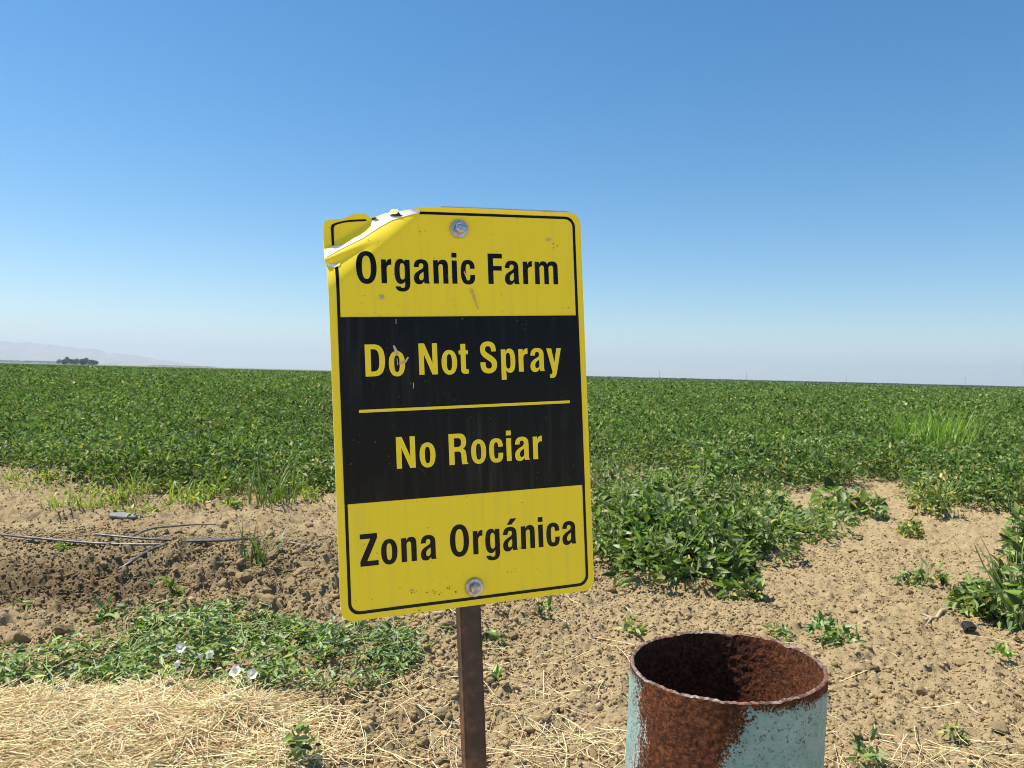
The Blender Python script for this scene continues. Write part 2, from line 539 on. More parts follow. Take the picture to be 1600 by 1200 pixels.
def build_crop():
    r = np.random.default_rng(21)
    pts = []
    for gx in np.arange(-11, 12, .50):
        for gy in np.arange(4.5, 15, .50):
            x = gx + r.uniform(-.17, .17); y = gy + r.uniform(-.17, .17)
            if abs(x) > y * .73 + .4: continue
            fd = field_dist(x, y); d = math.hypot(x, y)
            if fd + .08 < d < fd + INDIV_DEPTH: pts.append((d, x, y))
    pts.sort()
    for i, (d, x, y) in enumerate(pts[:300]):
        o = obj('crop_plant', crop_protos[int(r.integers(6))], loc=(x, y, soil_low(x, y) - .01)); s = r.uniform(.78, 1.15)
        o.scale = (s, s, s * r.uniform(.72, 1.22)); o.rotation_euler = (0, 0, r.uniform(0, 6.28))
        tag(o, 'bushy leafy green plant in the front ranks of the crop field', 'crop plant', 'crop plants along the front edge of the field')
        if i < 70:
            st = obj('stem', stem_protos[i % 3], parent=o)
    print('crop plants', len(pts))
    # beyond: one mass
    parts = []

    def canopy(x, y):
        return .27 + .25 * clods(x, y, .85, 7) + .03 * np.sin(x * 2 * np.pi / .78 + .3 * perlin(x * .4, y * .2, 60)) + .08 * fbm(x * 1.5, y * 1.5, 3, 61) + .05 * fbm(x * .12, y * .12, 2, 62)

    def band(d0, d1, per_m2, leaf, yl, zspread):
        area = .76 * (d1 ** 2 - d0 ** 2) * 1.05
        n = int(area * per_m2)
        y = np.sqrt(r.uniform(d0 ** 2, d1 ** 2, n)); x = y * r.uniform(-.76, .76, n)
        d = np.hypot(x, y)
        k = d > field_dist(x, y) + INDIV_DEPTH - .35
        x, y = x[k], y[k]; n = len(x)
        z = canopy(x, y) - zspread * r.random(n) ** 1.6 + .03 * (r.random(n) < .1)
        pos = np.stack([x, y, z], 1)
        th = r.uniform(0, 6.28, n)
        ax = norm(np.stack([np.cos(th), np.sin(th), r.normal(.4, .9, n)], 1))
        up = norm(np.array([0, 0, .7]) + r.normal(0, .9, (n, 3)))
        L = leaf * (.5 + 1.2 * r.random(n) ** 1.4)
        parts.append(diamonds(pos, ax, up, L, L * .40, np.clip(green(n, r, yl) * (1 + .35 * fbm(x * .5, y * .25, 3, 63))[:, None], .01, .8)))
    band(8.5, 16, 950, .058, .045, .22)
    band(16, 28, 420, .08, .04, .2)
    band(28, 60, 100, .14, .04, .2)
    band(60, 150, 14, .28, .03, .2)
    band(150, 420, 1.0, .8, .015, .25)
    v, f, c = joinparts(parts)
    me = make_mesh('crop_field', v, f, [M['far_leaf']], colors=c)
    tag(obj('crop_field', me), kind='stuff')
    print('field leaves', len(f))
    # under-canopy sheet
    ys = [8.0]
    while ys[-1] < 950: ys.append(ys[-1] * 1.035)
    ys = np.array(ys); ts = np.linspace(-.95, .95, 150)
    X = np.outer(ys, ts); Y = np.repeat(ys[:, None], len(ts), 1)
    d = np.hypot(X, Y); keep = d > field_dist(X, Y) + 1.2
    Z = canopy(X, Y) - .20 - np.where(keep, 0, .8)
    Z = np.where(Y > 900, -.1, Z)
    V = np.stack([X, Y, Z], -1).reshape(-1, 3)
    n, m = X.shape; idx = np.arange(n * m).reshape(n, m)
    F = np.stack([idx[:-1, :-1], idx[:-1, 1:], idx[1:, 1:], idx[1:, :-1]], -1).reshape(-1, 4)
    kk = keep.ravel()[F].any(1); F = F[kk]
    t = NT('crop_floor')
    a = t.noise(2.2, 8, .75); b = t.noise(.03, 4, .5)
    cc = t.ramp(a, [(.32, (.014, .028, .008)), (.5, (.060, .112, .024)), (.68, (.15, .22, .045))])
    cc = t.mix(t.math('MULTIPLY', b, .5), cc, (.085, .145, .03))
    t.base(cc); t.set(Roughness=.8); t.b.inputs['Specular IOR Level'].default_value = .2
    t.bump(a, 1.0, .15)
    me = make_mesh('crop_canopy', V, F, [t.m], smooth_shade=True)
    tag(obj('crop_canopy', me), kind='stuff')


build_crop()


def big_plant(px, py, seed, n, rad, h, leaf, label, cat='plant', group=None, yellow=.018, aspect=.46, lobes=7, nstem=12, name='leafy_plant', pale=.22):
    r = np.random.default_rng(seed)
    p = ground_pt(px, py)
    e = obj(name, None, loc=p - np.array([0, 0, .015]))
    v, f, c = bush(r, n, rad, h, leaf, yellow=yellow, lobes=lobes, aspect=aspect, pale=pale)
    c = np.clip(c * np.array([1.2, 1.15, 1.2]), 0, .8)
    obj('foliage', make_mesh('foliage', v, f, [M['leaf']], colors=c), e)
    v, f = stems(r, nstem * 2, rad * 1.15, h * 1.08, .0055)
    obj('stem', make_mesh('stem', v, f, [M['stem']], smooth_shade=True), e)
    return tag(e, label, cat, group)


G_CLUMP = 'plants of the bushy clump right of the sign'
big_plant(1000, 872, 401, 1560, .30, .50, 0.054, 'bushy dark green plant right behind the sign edge, left end of the near clump', group=G_CLUMP)
big_plant(1085, 885, 402, 2160, .34, .46, 0.057, 'large bushy dark green plant in the middle of the near clump', group=G_CLUMP)
big_plant(1150, 862, 403, 1248, .26, .38, 0.054, 'dark green plant with drooping leaves at the right end of the near clump', group=G_CLUMP)
big_plant(1040, 820, 404, 1680, .38, .48, 0.05, 'bushy green plant at the back of the near clump beside the sign', group=G_CLUMP)
big_plant(950, 830, 405, 1200, .34, .45, 0.048, 'green plant partly hidden behind the right edge of the sign', group=G_CLUMP)
big_plant(1105, 800, 406, 288, .16, .62, 0.063, 'tall upright shoot sticking out above the near clump', group=G_CLUMP, lobes=2, nstem=3)
big_plant(1180, 815, 407, 1152, .36, .30, 0.048, 'low spreading green plant behind the right end of the near clump', group=G_CLUMP)
big_plant(1138, 912, 431, 504, 0.20, 0.26, 0.056, 'low plant drooping onto the soil at the front right foot of the near clump', group=G_CLUMP)
big_plant(1165, 935, 432, 72, 0.10, 0.14, 0.068, 'frontmost sprig with a pale round leaf hanging over the soil below the near clump', group=G_CLUMP, lobes=2, nstem=3)
big_plant(968, 880, 433, 504, 0.24, 0.34, 0.051, 'green plant at the front left of the near clump touching the sign edge', group=G_CLUMP)
big_plant(1048, 905, 434, 576, 0.24, 0.34, 0.054, 'dark plant at the front middle of the near clump', group=G_CLUMP)
big_plant(1010, 795, 435, 840, 0.36, 0.40, 0.047, 'fine leaved plant at the rear left of the near clump', group=G_CLUMP)
big_plant(950, 775, 436, 840, 0.40, 0.42, 0.044, 'rear plant linking the near clump to the field beside the sign', group=G_CLUMP)
big_plant(1070, 785, 437, 720, 0.36, 0.34, 0.048, 'rear middle plant of the near clump below the small bare patch', group=G_CLUMP)
big_plant(1160, 795, 438, 720, 0.34, 0.32, 0.046, 'rear right plant of the near clump near the field edge', group=G_CLUMP)
big_plant(1215, 838, 439, 504, 0.30, 0.20, 0.043, 'low fine leaved plant spreading right at the foot of the near clump', group=G_CLUMP)
big_plant(1290, 815, 440, 312, 0.28, 0.14, 0.041, 'outermost low plant trailing right across the bare path', group=G_CLUMP)
big_plant(1248, 828, 408, 528, .30, .20, 0.048, 'low sprawling plant trailing right from the near clump', group=G_CLUMP)
big_plant(1322, 800, 409, 264, .30, .20, 0.082, 'low weed with broad pale leaves at the edge of the bare path', aspect=.62, lobes=3, nstem=5, pale=.5)
big_plant(1590, 985, 411, 564, .22, .46, 0.054, 'leafy green plant cut by the right edge of the photo', lobes=5)
big_plant(1535, 960, 412, 360, .16, .20, 0.054, 'small low plant in front of the leafy plant at the right edge', lobes=3, nstem=5)
big_plant(1590, 885, 413, 384, .14, .40, 0.057, 'upright shoot with large leaves rising near the right edge', lobes=2, nstem=3)
big_plant(1440, 912, 414, 81, .13, .12, 0.048, 'thin trailing shoot with a few dark leaves on bare soil', lobes=2, nstem=3)
big_plant(1470, 803, 415, 624, .22, .42, 0.044, 'yellowing weed at the foot of the crop row on the right', yellow=.34, lobes=4, name='weed')
big_plant(1421, 838, 416, 384, .14, .14, 0.031, 'small yellow green weed on the bare soil below the crop row', yellow=.4, lobes=3, nstem=4, name='weed')


# ------------------------------------------------------------------ grass tufts
def blades(r, n, spread, h, width, col, lean=.5):
    parts = []
    for i in range(n):
        b = np.array([r.normal(0, spread), r.normal(0, spread), 0]); a = r.uniform(0, 6.28)
        L = h * r.uniform(.3, 1.2); ln = lean * r.uniform(.3, 1.4)
        tt = np.linspace(0, 1, 5)
        d = np.array([math.cos(a), math.sin(a), 0])
        path = b + np.outer(tt ** 1.7 * L * ln, d) + np.outer(tt * L * (1 - .25 * tt * ln), [0, 0, 1])
        s = np.array([-d[1], d[0], 0]); w = width * r.uniform(.7, 1.2) * np.array([.7, 1, .85, .5, .05])
        v = np.concatenate([path - s * w[:, None] * .5, path + s * w[:, None] * .5])
        f = np.array([[k, k + 1, k + 6, k + 5] for k in range(4)])
        c = np.tile(np.clip(np.array(col) * r.normal(1, .18) + np.array([.05, .02, 0]) * r.uniform(0, 1), .01, .8), (10, 1))
        parts.append((v, f, c))
    return joinparts(parts)


def tuft(px, py, seed, n, spread, h, label, width=.013, col=(.23, .33, .055), lean=.5, group=None, z=None):
    r = np.random.default_rng(seed)
    v, f, c = blades(r, n, spread, h, width, col, lean)
    p = ground_pt(px, py) if z is None else np.array(z)
    o = obj('grass_tuft', make_mesh('grass_tuft', v, f, [M['grass']], colors=c), loc=p)
    return tag(o, label, 'grass tuft', group)


GL = 'grass tufts along the left edge of the field'
for i, (px, py, n, sp, h) in enumerate([(18, 752, 40, .10, .16), (45, 762, 26, .10, .13), (120, 800, 30, .09, .20), (155, 790, 26, .08, .17), (205, 778, 30, .12, .26), (230, 792, 22, .10, .14), (275, 785, 30, .12, .22),
                                        (310, 778, 34, .12, .24), (345, 772, 30, .12, .25), (380, 770, 34, .14, .30), (90, 790, 18, .08, .13), (500, 770, 26, .12, .3), (470, 772, 26, .12, .26)]):
    tuft(px, py, 500 + i, int(n * [1.3, 2.2, .9, 1.9][i % 4]), sp * [.7, 1.2, .9, 1.0][i % 4], h * [1.15, .8, 1.3, .95][i % 4], 'bright green grass tuft between the crop and the bare soil left of the sign', group=GL, lean=[.9, .6, 1.1, .75][i % 4], width=[.010, .008, .012, .009][i % 4])
tuft(425, 785, 530, 85, .13, .42, 'biggest grass tuft with long arching blades beside the left edge of the sign', width=.012, col=(.10, .19, .04), lean=.7)
tuft(400, 884, 531, 34, .05, .27, 'lone grass tuft with long grey green blades by the end of the drip tubes', width=.011, col=(.10, .17, .06), lean=.7)
for k, (px, dd, hh) in enumerate([(1425, 12.5, .80), (1462, 12.8, .92), (1505, 13.0, .86), (1448, 13.6, .88), (1485, 12.3, .78)]):
    p = at_d(px, 640, dd); p[2] = 0
    tuft(0, 0, 540 + k, 70, .16, hh, 'tall bright green grass rising above the crop on the right', width=.022, col=(.20, .34, .05), lean=.45, z=p, group='tall grass in the crop on the right')

# ------------------------------------------------------------------ small weeds on the bare soil
def seedling(px, py, seed, n, rad, h, leaf, label, name='weed', col=None, pale=.25):
    r = np.random.default_rng(seed)
    p = ground_pt(px, py)
    v, f, c = bush(r, n, rad, h, leaf, yellow=0, lobes=3, aspect=.42, pale=pale, droop=0)
    if col is not None: c = c * np.array(col)
    o = obj(name, make_mesh('weed', v, f, [M['weed']], colors=c), loc=p - np.array([0, 0, .005]))
    return tag(o, label, 'weed')


for k, (px, py, hh) in enumerate([(70, 765, .10), (140, 778, .12), (185, 788, .10), (250, 775, .16), (290, 768, .20), (335, 775, .14), (365, 786, .10), (455, 772, .20), (490, 784, .14), (215, 800, .08), (300, 792, .08)]):
    r = np.random.default_rng(650 + k); v, f, c = bush(r, 130, .13, hh, .042, yellow=.05, lobes=4, aspect=.34, pale=.1, droop=0)
    tag(obj('weed', make_mesh('weed', v, f, [M['weed']], colors=np.clip(c * np.array([2.0, 1.65, 1.2]), .01, .8)), loc=ground_pt(px, py) - np.array([0, 0, .005])),
        'yellow green weed among the grass tufts left of the sign', 'weed', 'yellow green weeds along the left edge of the field')
BR = (1.7, 1.6, 1.3)
seedling(160, 968, 601, 60, .10, .07, .05, 'small weed in the dark hollow on the far left')
seedling(38, 955, 602, 16, .05, .05, .04, 'tiny weed on the rim of the dark hollow at the left edge')
seedling(283, 938, 603, 60, .10, .06, .04, 'low weed on the crumbly soil above the bindweed', col=BR)
seedling(258, 930, 604, 14, .04, .07, .04, 'tiny upright weed left of the low weed above the bindweed', col=BR)
seedling(472, 1195, 605, 46, .045, .15, .035, 'upright dark green weed left of the sign post at the bottom edge')
seedling(478, 1000, 606, 30, .08, .07, .04, 'low weed just past the top edge of the bindweed')
seedling(855, 968, 607, 26, .03, .11, .04, 'thin upright weed just right under the sign')
seedling(988, 990, 608, 34, .05, .09, .04, 'leafy weed behind the left side of the pipe rim', col=BR)
seedling(1205, 992, 609, 44, .07, .08, .035, 'weed behind the far rim of the pipe', col=BR)
seedling(1285, 1005, 610, 110, .10, .12, .04, 'tallest weed behind the right side of the pipe rim', col=(1.3, 1.4, 1.5))
seedling(1330, 1015, 611, 40, .06, .08, .04, 'small weed right of the tallest weed behind the pipe', col=(1.3, 1.4, 1.5))
seedling(1560, 1030, 612, 34, .06, .05, .035, 'small bright weed on bare soil under the plant at the right edge', col=BR)
seedling(1490, 1155, 613, 26, .04, .06, .035, 'tiny weed on bare soil at the lower right', col=BR)
seedling(1362, 1198, 614, 46, .05, .10, .035, 'weed right of the pipe at the bottom edge')
seedling(768, 1003, 615, 36, .06, .06, .04, 'low grey green weed right of the sign post', col=(1.4, 1.4, 1.5))
seedling(775, 1066, 616, 14, .02, .05, .03, 'tiny weed touching the right side of the sign post', col=BR)
seedling(105, 858, 617, 18, .06, .05, .04, 'tiny weed beside the long drip tube on the left', col=BR)

# ------------------------------------------------------------------ bindweed
def in_poly(p, poly):
    x, y = p[:, 0], p[:, 1]; c = np.zeros(len(p), bool); j = len(poly) - 1
    for i in range(len(poly)):
        xi, yi = poly[i]; xj, yj = poly[j]
        k = ((yi > y) != (yj > y)) & (x < (xj - xi) * (y - yi) / (yj - yi + 1e-12) + xi)
        c ^= k; j = i
    return c


def patch(name, polypx, seed, n, hmax, leaf, aspect, label, cat, tint=(1, 1, 1), nstem=20, pale=.2, gap=-.02):
    r = np.random.default_rng(seed)
    poly = np.array([at_z(a, b, .04)[:2] for a, b in polypx])
    lo, hi = poly.min(0), poly.max(0)
    p = r.uniform(lo, hi, (n * 4, 2)); k = in_poly(p + r.normal(0, .035, p.shape), poly) & (perlin(p[:, 0] * 5, p[:, 1] * 6, 70) > gap + .25 * r.normal(size=len(p)))
    p = p[k][:n]; n = len(p)
    gz = soil_z(p[:, 0], p[:, 1])
    hm = hmax * np.clip(.65 + .7 * fbm(p[:, 0] * 3.5, p[:, 1] * 3.5, 2, 71), .15, 1.2)
    z = gz + .01 + hm * r.random(n) ** .8
    th = r.uniform(0, 6.28, n)
    ax = norm(np.stack([np.cos(th), np.sin(th), r.normal(.15, .45, n)], 1))
    up = norm(np.array([0, 0, 1.0]) + r.normal(0, .55, (n, 3)))
    L = leaf * r.uniform(.55, 1.3, n)
    c = np.clip(green(n, r, .02, pale) * np.array(tint), .01, .8)
    org = np.array([*poly.mean(0), 0])
    v, f, cc = leaves(np.column_stack([p, z]) - org, ax, up, L, L * aspect, c, fold=.3)
    e = obj(name, None, loc=org)
    obj('foliage', make_mesh('foliage', v, f, [M['weed']], colors=cc), e)
    parts = []
    for _ in range(nstem):
        a = p[r.integers(n)]; b = a + r.normal(0, .16, 2); tt = np.linspace(0, 1, 7)[:, None]
        q = a + (b - a) * tt + r.normal(0, .012, (7, 2))
        zz = soil_z(q[:, 0], q[:, 1]) + .02 + hmax * .9 * np.sin(np.pi * (tt[:, 0] * .8 + .1)) * r.uniform(.3, 1.0)
        vv, ff = tube(np.column_stack([q, zz]) - org, .0022, 4); parts.append((vv, ff))
    v, f, _ = joinparts(parts)
    obj('stem', make_mesh('stem', v, f, [M['stem']], smooth_shade=True), e)
    return tag(e, label, cat)


BW = patch('bindweed', [(-60, 1046), (60, 1026), (150, 1000), (240, 965), (330, 958), (430, 972), (520, 985), (545, 1010), (520, 1050), (440, 1085), (340, 1095), (230, 1085), (130, 1070), (-60, 1075)],
           701, 3300, .11, .034, .46, 'broad leaved bindweed patch with white flowers above the straw', 'bindweed', tint=(1.5, 1.4, 1.7), nstem=70)
patch('feathery_weed', [(500, 985), (600, 985), (662, 1008), (650, 1050), (560, 1078), (480, 1085), (500, 1040)], 702, 1100, .08, .036, .33,
      'grey green feathery weed patch beside the bindweed, left of the sign post', 'weed patch', tint=(1.25, 1.2, 1.45), nstem=20, pale=.4)


def flower_mesh(seed):
    r = np.random.default_rng(seed); k = 30; a = np.linspace(0, 2 * np.pi, k, endpoint=False)
    rings = []
    for rad, z in ((.0025, -.022), (.006, -.010), (.013, -.002), (.021, .001)):
        rr = rad * (1 + (.07 * np.cos(5 * a) if rad > .01 else 0)); rings.append(np.stack([rr * np.cos(a), rr * np.sin(a), z + .0015 * np.cos(5 * a + 1) * (rad > .01)], 1))
    v = np.concatenate(rings); f = [[i * k + j, i * k + (j + 1) % k, (i + 1) * k + (j + 1) % k, (i + 1) * k + j] for i in range(3) for j in range(k)]
    col = np.concatenate([np.tile(c_, (k, 1)) for c_ in ((.5, .55, .2), (.82, .80, .62), (.86, .82, .84), (.88, .86, .88))])
    return make_mesh('flower', v, np.array(f), [M['petal']], colors=col, smooth_shade=True)


fl = flower_mesh(1)
for i, (px, py, rx, rz, s) in enumerate([(282, 1014, 1.0, .2, .85), (311, 1025, 1.9, -.9, .72), (328, 1021, 1.8, .9, .75), (277, 1038, 1.5, 1.2, .6), (367, 1049, .75, -.2, .9), (394, 1056, .9, .6, .8)]):
    p = ground_pt(px, py, .125)
    o = obj('flower', fl, BW, loc=p - np.array(BW.location), rot=(rx, 0, rz)); o.scale = (s,) * 3

# ------------------------------------------------------------------ straw
def build_straw():
    r = np.random.default_rng(31)
    parts = []

    def strands(x, y, lift, Lm):
        n = len(x); L = Lm * r.uniform(.4, 1.3, n); th = r.uniform(0, 6.28, n)
        K = 4; tt = np.linspace(-.5, .5, K)
        bend = r.normal(0, .22, n); tilt = r.normal(0, .16, n)
        dx, dy = np.cos(th), np.sin(th)
        px = x[:, None] + L[:, None] * (tt * dx[:, None] - (tt ** 2) * bend[:, None] * dy[:, None])
        py = y[:, None] + L[:, None] * (tt * dy[:, None] + (tt ** 2) * bend[:, None] * dx[:, None])
        pz = soil_z(px.ravel(), py.ravel()).reshape(n, K)
        pz = .35 * pz + .65 * pz.max(1, keepdims=True) + lift[:, None] + L[:, None] * tt * tilt[:, None]
        P = np.stack([px, py, pz], -1)
        w = r.uniform(.0006, .0018, n)[:, None, None]
        s = np.stack([-dy, dx, np.zeros(n)], 1)[:, None]; u = np.array([0, 0, 1.0])
        v = np.stack([P + s * w, P - s * w * .6 + u * w * .9, P - s * w * .6 - u * w * .9], 2).reshape(n, -1, 3)
        f = []
        for i in range(K - 1):
            for j in range(3):
                k = (j + 1) % 3; f.append([i * 3 + j, i * 3 + k, i * 3 + 3 + k, i * 3 + 3 + j])
        f = np.array(f)[None] + (np.arange(n) * K * 3)[:, None, None]
        c = np.array([.95, .73, .42]) * r.normal(1, .24, (n, 1)) + r.uniform(0, .10, (n, 1)) * np.array([.8, .8, .7])
        parts.append((v.reshape(-1, 3), f.reshape(-1, 4), np.repeat(np.clip(c, .08, .92), K * 3, 0)))
    n = 24000
    x = STRAW_C[0] + r.normal(0, .62, n); y = STRAW_C[1] - .12 + r.uniform(-.75, .5, n)
    e = np.sqrt(((x - STRAW_C[0]) / .70) ** 2 + ((y - STRAW_C[1] + .1) / .40) ** 2) + perlin(x * 3, y * 3, 41) * .35
    k = e < 1.0 + .1 * r.normal(size=n); x, y = x[k], y[k]
    strands(x, y, .055 * r.random(len(x)) ** 1.3 * np.clip(1.2 - e[k], .1, 1), .19)
    # loose stalks
    for (px, py, sx, sy, m) in [(830, 1120, .3, .28, 150), (900, 1180, .35, .10, 130), (1430, 1185, .45, .08, 130), (540, 1120, .25, .2, 150), (620, 1185, .4, .12, 90), (1560, 1190, .3, .10, 60), (850, 1050, .5, .4, 90),
                                (60, 1058, .35, .10, 60), (350, 1060, .6, .2, 90), (1250, 1020, 1.2, .6, 60)]:
        c0 = at_z(px, py); strands(c0[0] + r.normal(0, sx, m), c0[1] + r.normal(0, sy, m), r.uniform(.001, .012, m), .18)
    v, f, c = joinparts(parts)
    tag(obj('straw', make_mesh('straw', v, f, [M['straw']], colors=c)), kind='stuff')


build_straw()

# ------------------------------------------------------------------ drip tubes and litter
t = NT('drip_tube'); nz = t.noise(25, 5)
t.base(t.ramp(nz, [(.35, (.030, .030, .032)), (.55, (.10, .095, .085)), (.72, (.26, .22, .16))])); t.set(Roughness=.45); M['tube'] = t.m
TUBES = [([(-60, 830), (0, 839), (50, 846), (100, 852), (160, 855), (230, 856), (300, 850), (360, 845)], .013, .016, 'longest grey drip tube, running in from the left edge of the photo'),
         ([(150, 846), (200, 849), (260, 846), (320, 842), (366, 843), (400, 841)], .012, .035, 'flattened drip tube lying on top of the longest tube'),
         ([(186, 880), (205, 869), (240, 864), (290, 860), (340, 857), (385, 853)], .013, .016, 'short grey drip tube in front, with its pale cut end'),
         ([(203, 832), (235, 826), (270, 822), (305, 819), (336, 819)], .010, .05, 'drip tube piece arching off the ground behind the others'),
         ([(455, 852), (480, 853), (505, 852), (545, 850)], .012, .012, 'dark drip tube end running behind the left edge of the sign')]
for pts, rad, lift, label in TUBES:
    P = np.array([ground_pt(a, b, lift) for a, b in pts])
    P[1:-1, 2] = (P[1:-1, 2] * 2 + P[:-2, 2] + P[2:, 2]) / 4
    if lift > .04: P[0, 2] -= .035
    ti = np.linspace(0, 1, len(P)); q = np.linspace(0, 1, 40)
    path = np.stack([np.interp(q, ti, P[:, k]) for k in range(3)], 1)
    for _ in range(40): path[1:-1] = (path[:-2] + 2 * path[1:-1] + path[2:]) / 4
    g = soil_z(path[:, 0], path[:, 1]); path[:, 2] += max(0.0, float(np.percentile(g + rad * .2 - path[:, 2], 93)))
    org = path.mean(0)
    v, f = tube(path - org, rad, 10, .62)
    tag(obj('drip_tube', make_mesh('drip_tube', v, f, [M['tube']], smooth_shade=True), loc=org), label, 'drip tube', 'drip tubes on the soil')

M['wood'] = plain('weathered_wood', (.42, .33, .22), .8, scale=40, vary=.35).m
M['brownwood'] = plain('brown_wood', (.20, .135, .075), .9, scale=55, vary=.5).m
M['darkplastic'] = plain('dark_plastic', (.03, .03, .033), .4).m
M['slab'] = plain('grey_slab', (.22, .22, .21), .7).m


def stick(a, b, ra, rb, label, name='stick', mat='wood', fork=None, cat='stick'):
    A = ground_pt(*a, ra); B = ground_pt(*b, rb); q = np.linspace(0, 1, 9)[:, None]
    path = A + (B - A) * q; path[:, 2] += .004 * np.sin(q[:, 0] * 9); path[:, :2] += np.random.default_rng(int(a[0])).normal(0, .003, (9, 2))
    path[:, 2] = np.maximum(path[:, 2], soil_z(path[:, 0], path[:, 1]) + ra * .4)
    org = path.mean(0); ps = [tube(path - org, np.linspace(ra, rb, 9) * (1 + .10 * np.random.default_rng(int(a[1])).normal(size=9)), 8)]
    for fk in fork or ():
        C = ground_pt(*fk, rb); m = path[6]; pp = m + (C - m) * np.linspace(0, 1, 5)[:, None]; ps.append(tube(pp - org, np.linspace(rb, rb * .4, 5), 6))
    # close the ends
    v, f, _ = joinparts(ps); fl = [tuple(x) for x in f]; fl.append(tuple(range(7, -1, -1))); fl.append(tuple(range(64, 72)))
    tag(obj(name, make_mesh(name, v, fl, [M[mat]], smooth_shade=True), loc=org), label, cat)


stick((1485, 958), (1445, 972), .012, .007, 'pale forked dead root on the bare soil at right', fork=[(1436, 962), (1446, 980)], name='dead_root', cat='root')
stick((1330, 1052), (1370, 1044), .014, .010, 'short thick brown stick on bare soil right of the pipe', mat='brownwood')
stick((1484, 1094), (1535, 1124), .006, .004, 'thin pale straight stick at the lower right')
stick((1200, 945), (1232, 950), .004, .003, 'thin dark twig on bare soil above the pipe', mat='brownwood')


def scrap(px, py, pts, th, mat, label, name, cat, tilt, rz=0.0):
    bm = bmesh.new(); vs = [bm.verts.new((x, y, 0)) for x, y in pts]; fc = bm.faces.new(vs)
    ex = bmesh.ops.extrude_face_region(bm, geom=[fc]); up = [g for g in ex['geom'] if isinstance(g, bmesh.types.BMVert)]
    bmesh.ops.translate(bm, verts=up, vec=(0, 0, th)); bmesh.ops.recalc_face_normals(bm, faces=bm.faces)
    bmesh.ops.bevel(bm, geom=list(bm.edges), offset=th * .2, segments=2, affect='EDGES')
    for v in bm.verts: v.co.z += .012 * math.sin(v.co.x * 40) * (1 if th < .01 else .2)
    me = bpy.data.meshes.new(name); bm.to_mesh(me); bm.free(); me.materials.append(M[mat])
    tag(obj(name, me, loc=ground_pt(px, py, .02), rot=(tilt, .1, rz)), label, cat)


scrap(192, 808, [(-.10, -.03), (.02, -.04), (.11, -.01), (.10, .035), (-.02, .045), (-.09, .02)], .02, 'slab', 'flat grey slab fragment lying on soil behind the drip tubes', 'slab_fragment', 'fragment', .35, .3)
scrap(1510, 980, [(-.03, -.02), (.03, -.025), (.035, .02), (-.02, .03)], .035, 'darkplastic', 'black plastic scrap on the soil left of the plant at the right edge', 'plastic_scrap', 'scrap', .5, .4)
scrap(98, 1084, [(-.03, -.012), (.03, -.02), (.035, .012), (-.02, .02)], .014, 'darkplastic', 'dark scrap half buried in the straw at lower left', 'plastic_scrap', 'scrap', .3, .2)

# ------------------------------------------------------------------ the sign
SO = np.array([-0.05146899, 0.89301494, 1.15887299])
SU = np.array([0.9471472, 0.3161169, 0.05461029]); SV = np.array([-0.06240566, 0.01458108, 0.99794435])
SN = np.cross(SU, SV)
sign = obj('warning_sign', None)
sign.matrix_world = Matrix(((SU[0], SV[0], SN[0], SO[0]), (SU[1], SV[1], SN[1], SO[1]), (SU[2], SV[2], SN[2], SO[2]), (0, 0, 0, 1)))
tag(sign, 'yellow and black bilingual organic farm sign with a torn corner, bolted to a brown post', 'sign')


def suv(px, py, z=0.0):
    d = ray(px, py); t_ = ((SO + SN * z - CAM) @ SN) / (d @ SN); P = CAM + t_ * d - SO
    return float(P @ SU), float(P @ SV)


# bent corner: two creases, in sign coordinates
A1, A2 = np.array(suv(530, 446)), np.array(suv(668, 328))       # where the sheet starts to bend back
B1, B2 = np.array(suv(508, 388, -.02)), np.array(suv(582, 343, -.02))       # where the tip turns forward again
T1, T2 = np.array(suv(506, 414)), np.array(suv(606, 371))       # tear line


def side_dist(p, a, b):
    d = (b - a) / np.linalg.norm(b - a); n_ = np.array([-d[1], d[0]]); return (p - a) @ n_


def sheet_z(u, v):
    p = np.stack([np.asarray(u, float), np.asarray(v, float)], -1)
    dA = side_dist(p, A1, A2); dB = side_dist(p, B1, B2)
    w = np.maximum(dA - dB, .02)
    f = np.clip(dA / w, 0, 1)
    z = -w * .60 * f ** 1.5
    z = z + np.where(dB > 0, .10 * dB, 0) * (dA > 0)
    # torn lip: the upper piece rides over the lower one
    tl = (T2 - T1) / np.linalg.norm(T2 - T1); s = np.clip(((p - T1) @ tl) / np.linalg.norm(T2 - T1), 0, 1); dT = side_dist(p, T1, T2)
    z = z + .0065 * (1 - s) ** 1.2 * smooth(-.002, .006, dT) * smooth(.040, .008, dT)
    # top margin curls forward
    u_, v_ = p[..., 0], p[..., 1]
    z = z + .55 * np.clip(v_ - .2292, 0, 1) * smooth(-.062, -.048, u_) * smooth(.152, .12, u_)
    # faint waves of a weathered sheet
    z = z + .0006 * perlin(u_ * 12, v_ * 9, 80)
    return z


def cut_grid(bm, us, vs):
    for u in us:
        bmesh.ops.bisect_plane(bm, geom=list(bm.verts) + list(bm.edges) + list(bm.faces), plane_co=(u, 0, 0), plane_no=(1, 0, 0))
    for v in vs:
        bmesh.ops.bisect_plane(bm, geom=list(bm.verts) + list(bm.edges) + list(bm.faces), plane_co=(0, v, 0), plane_no=(0, 1, 0))


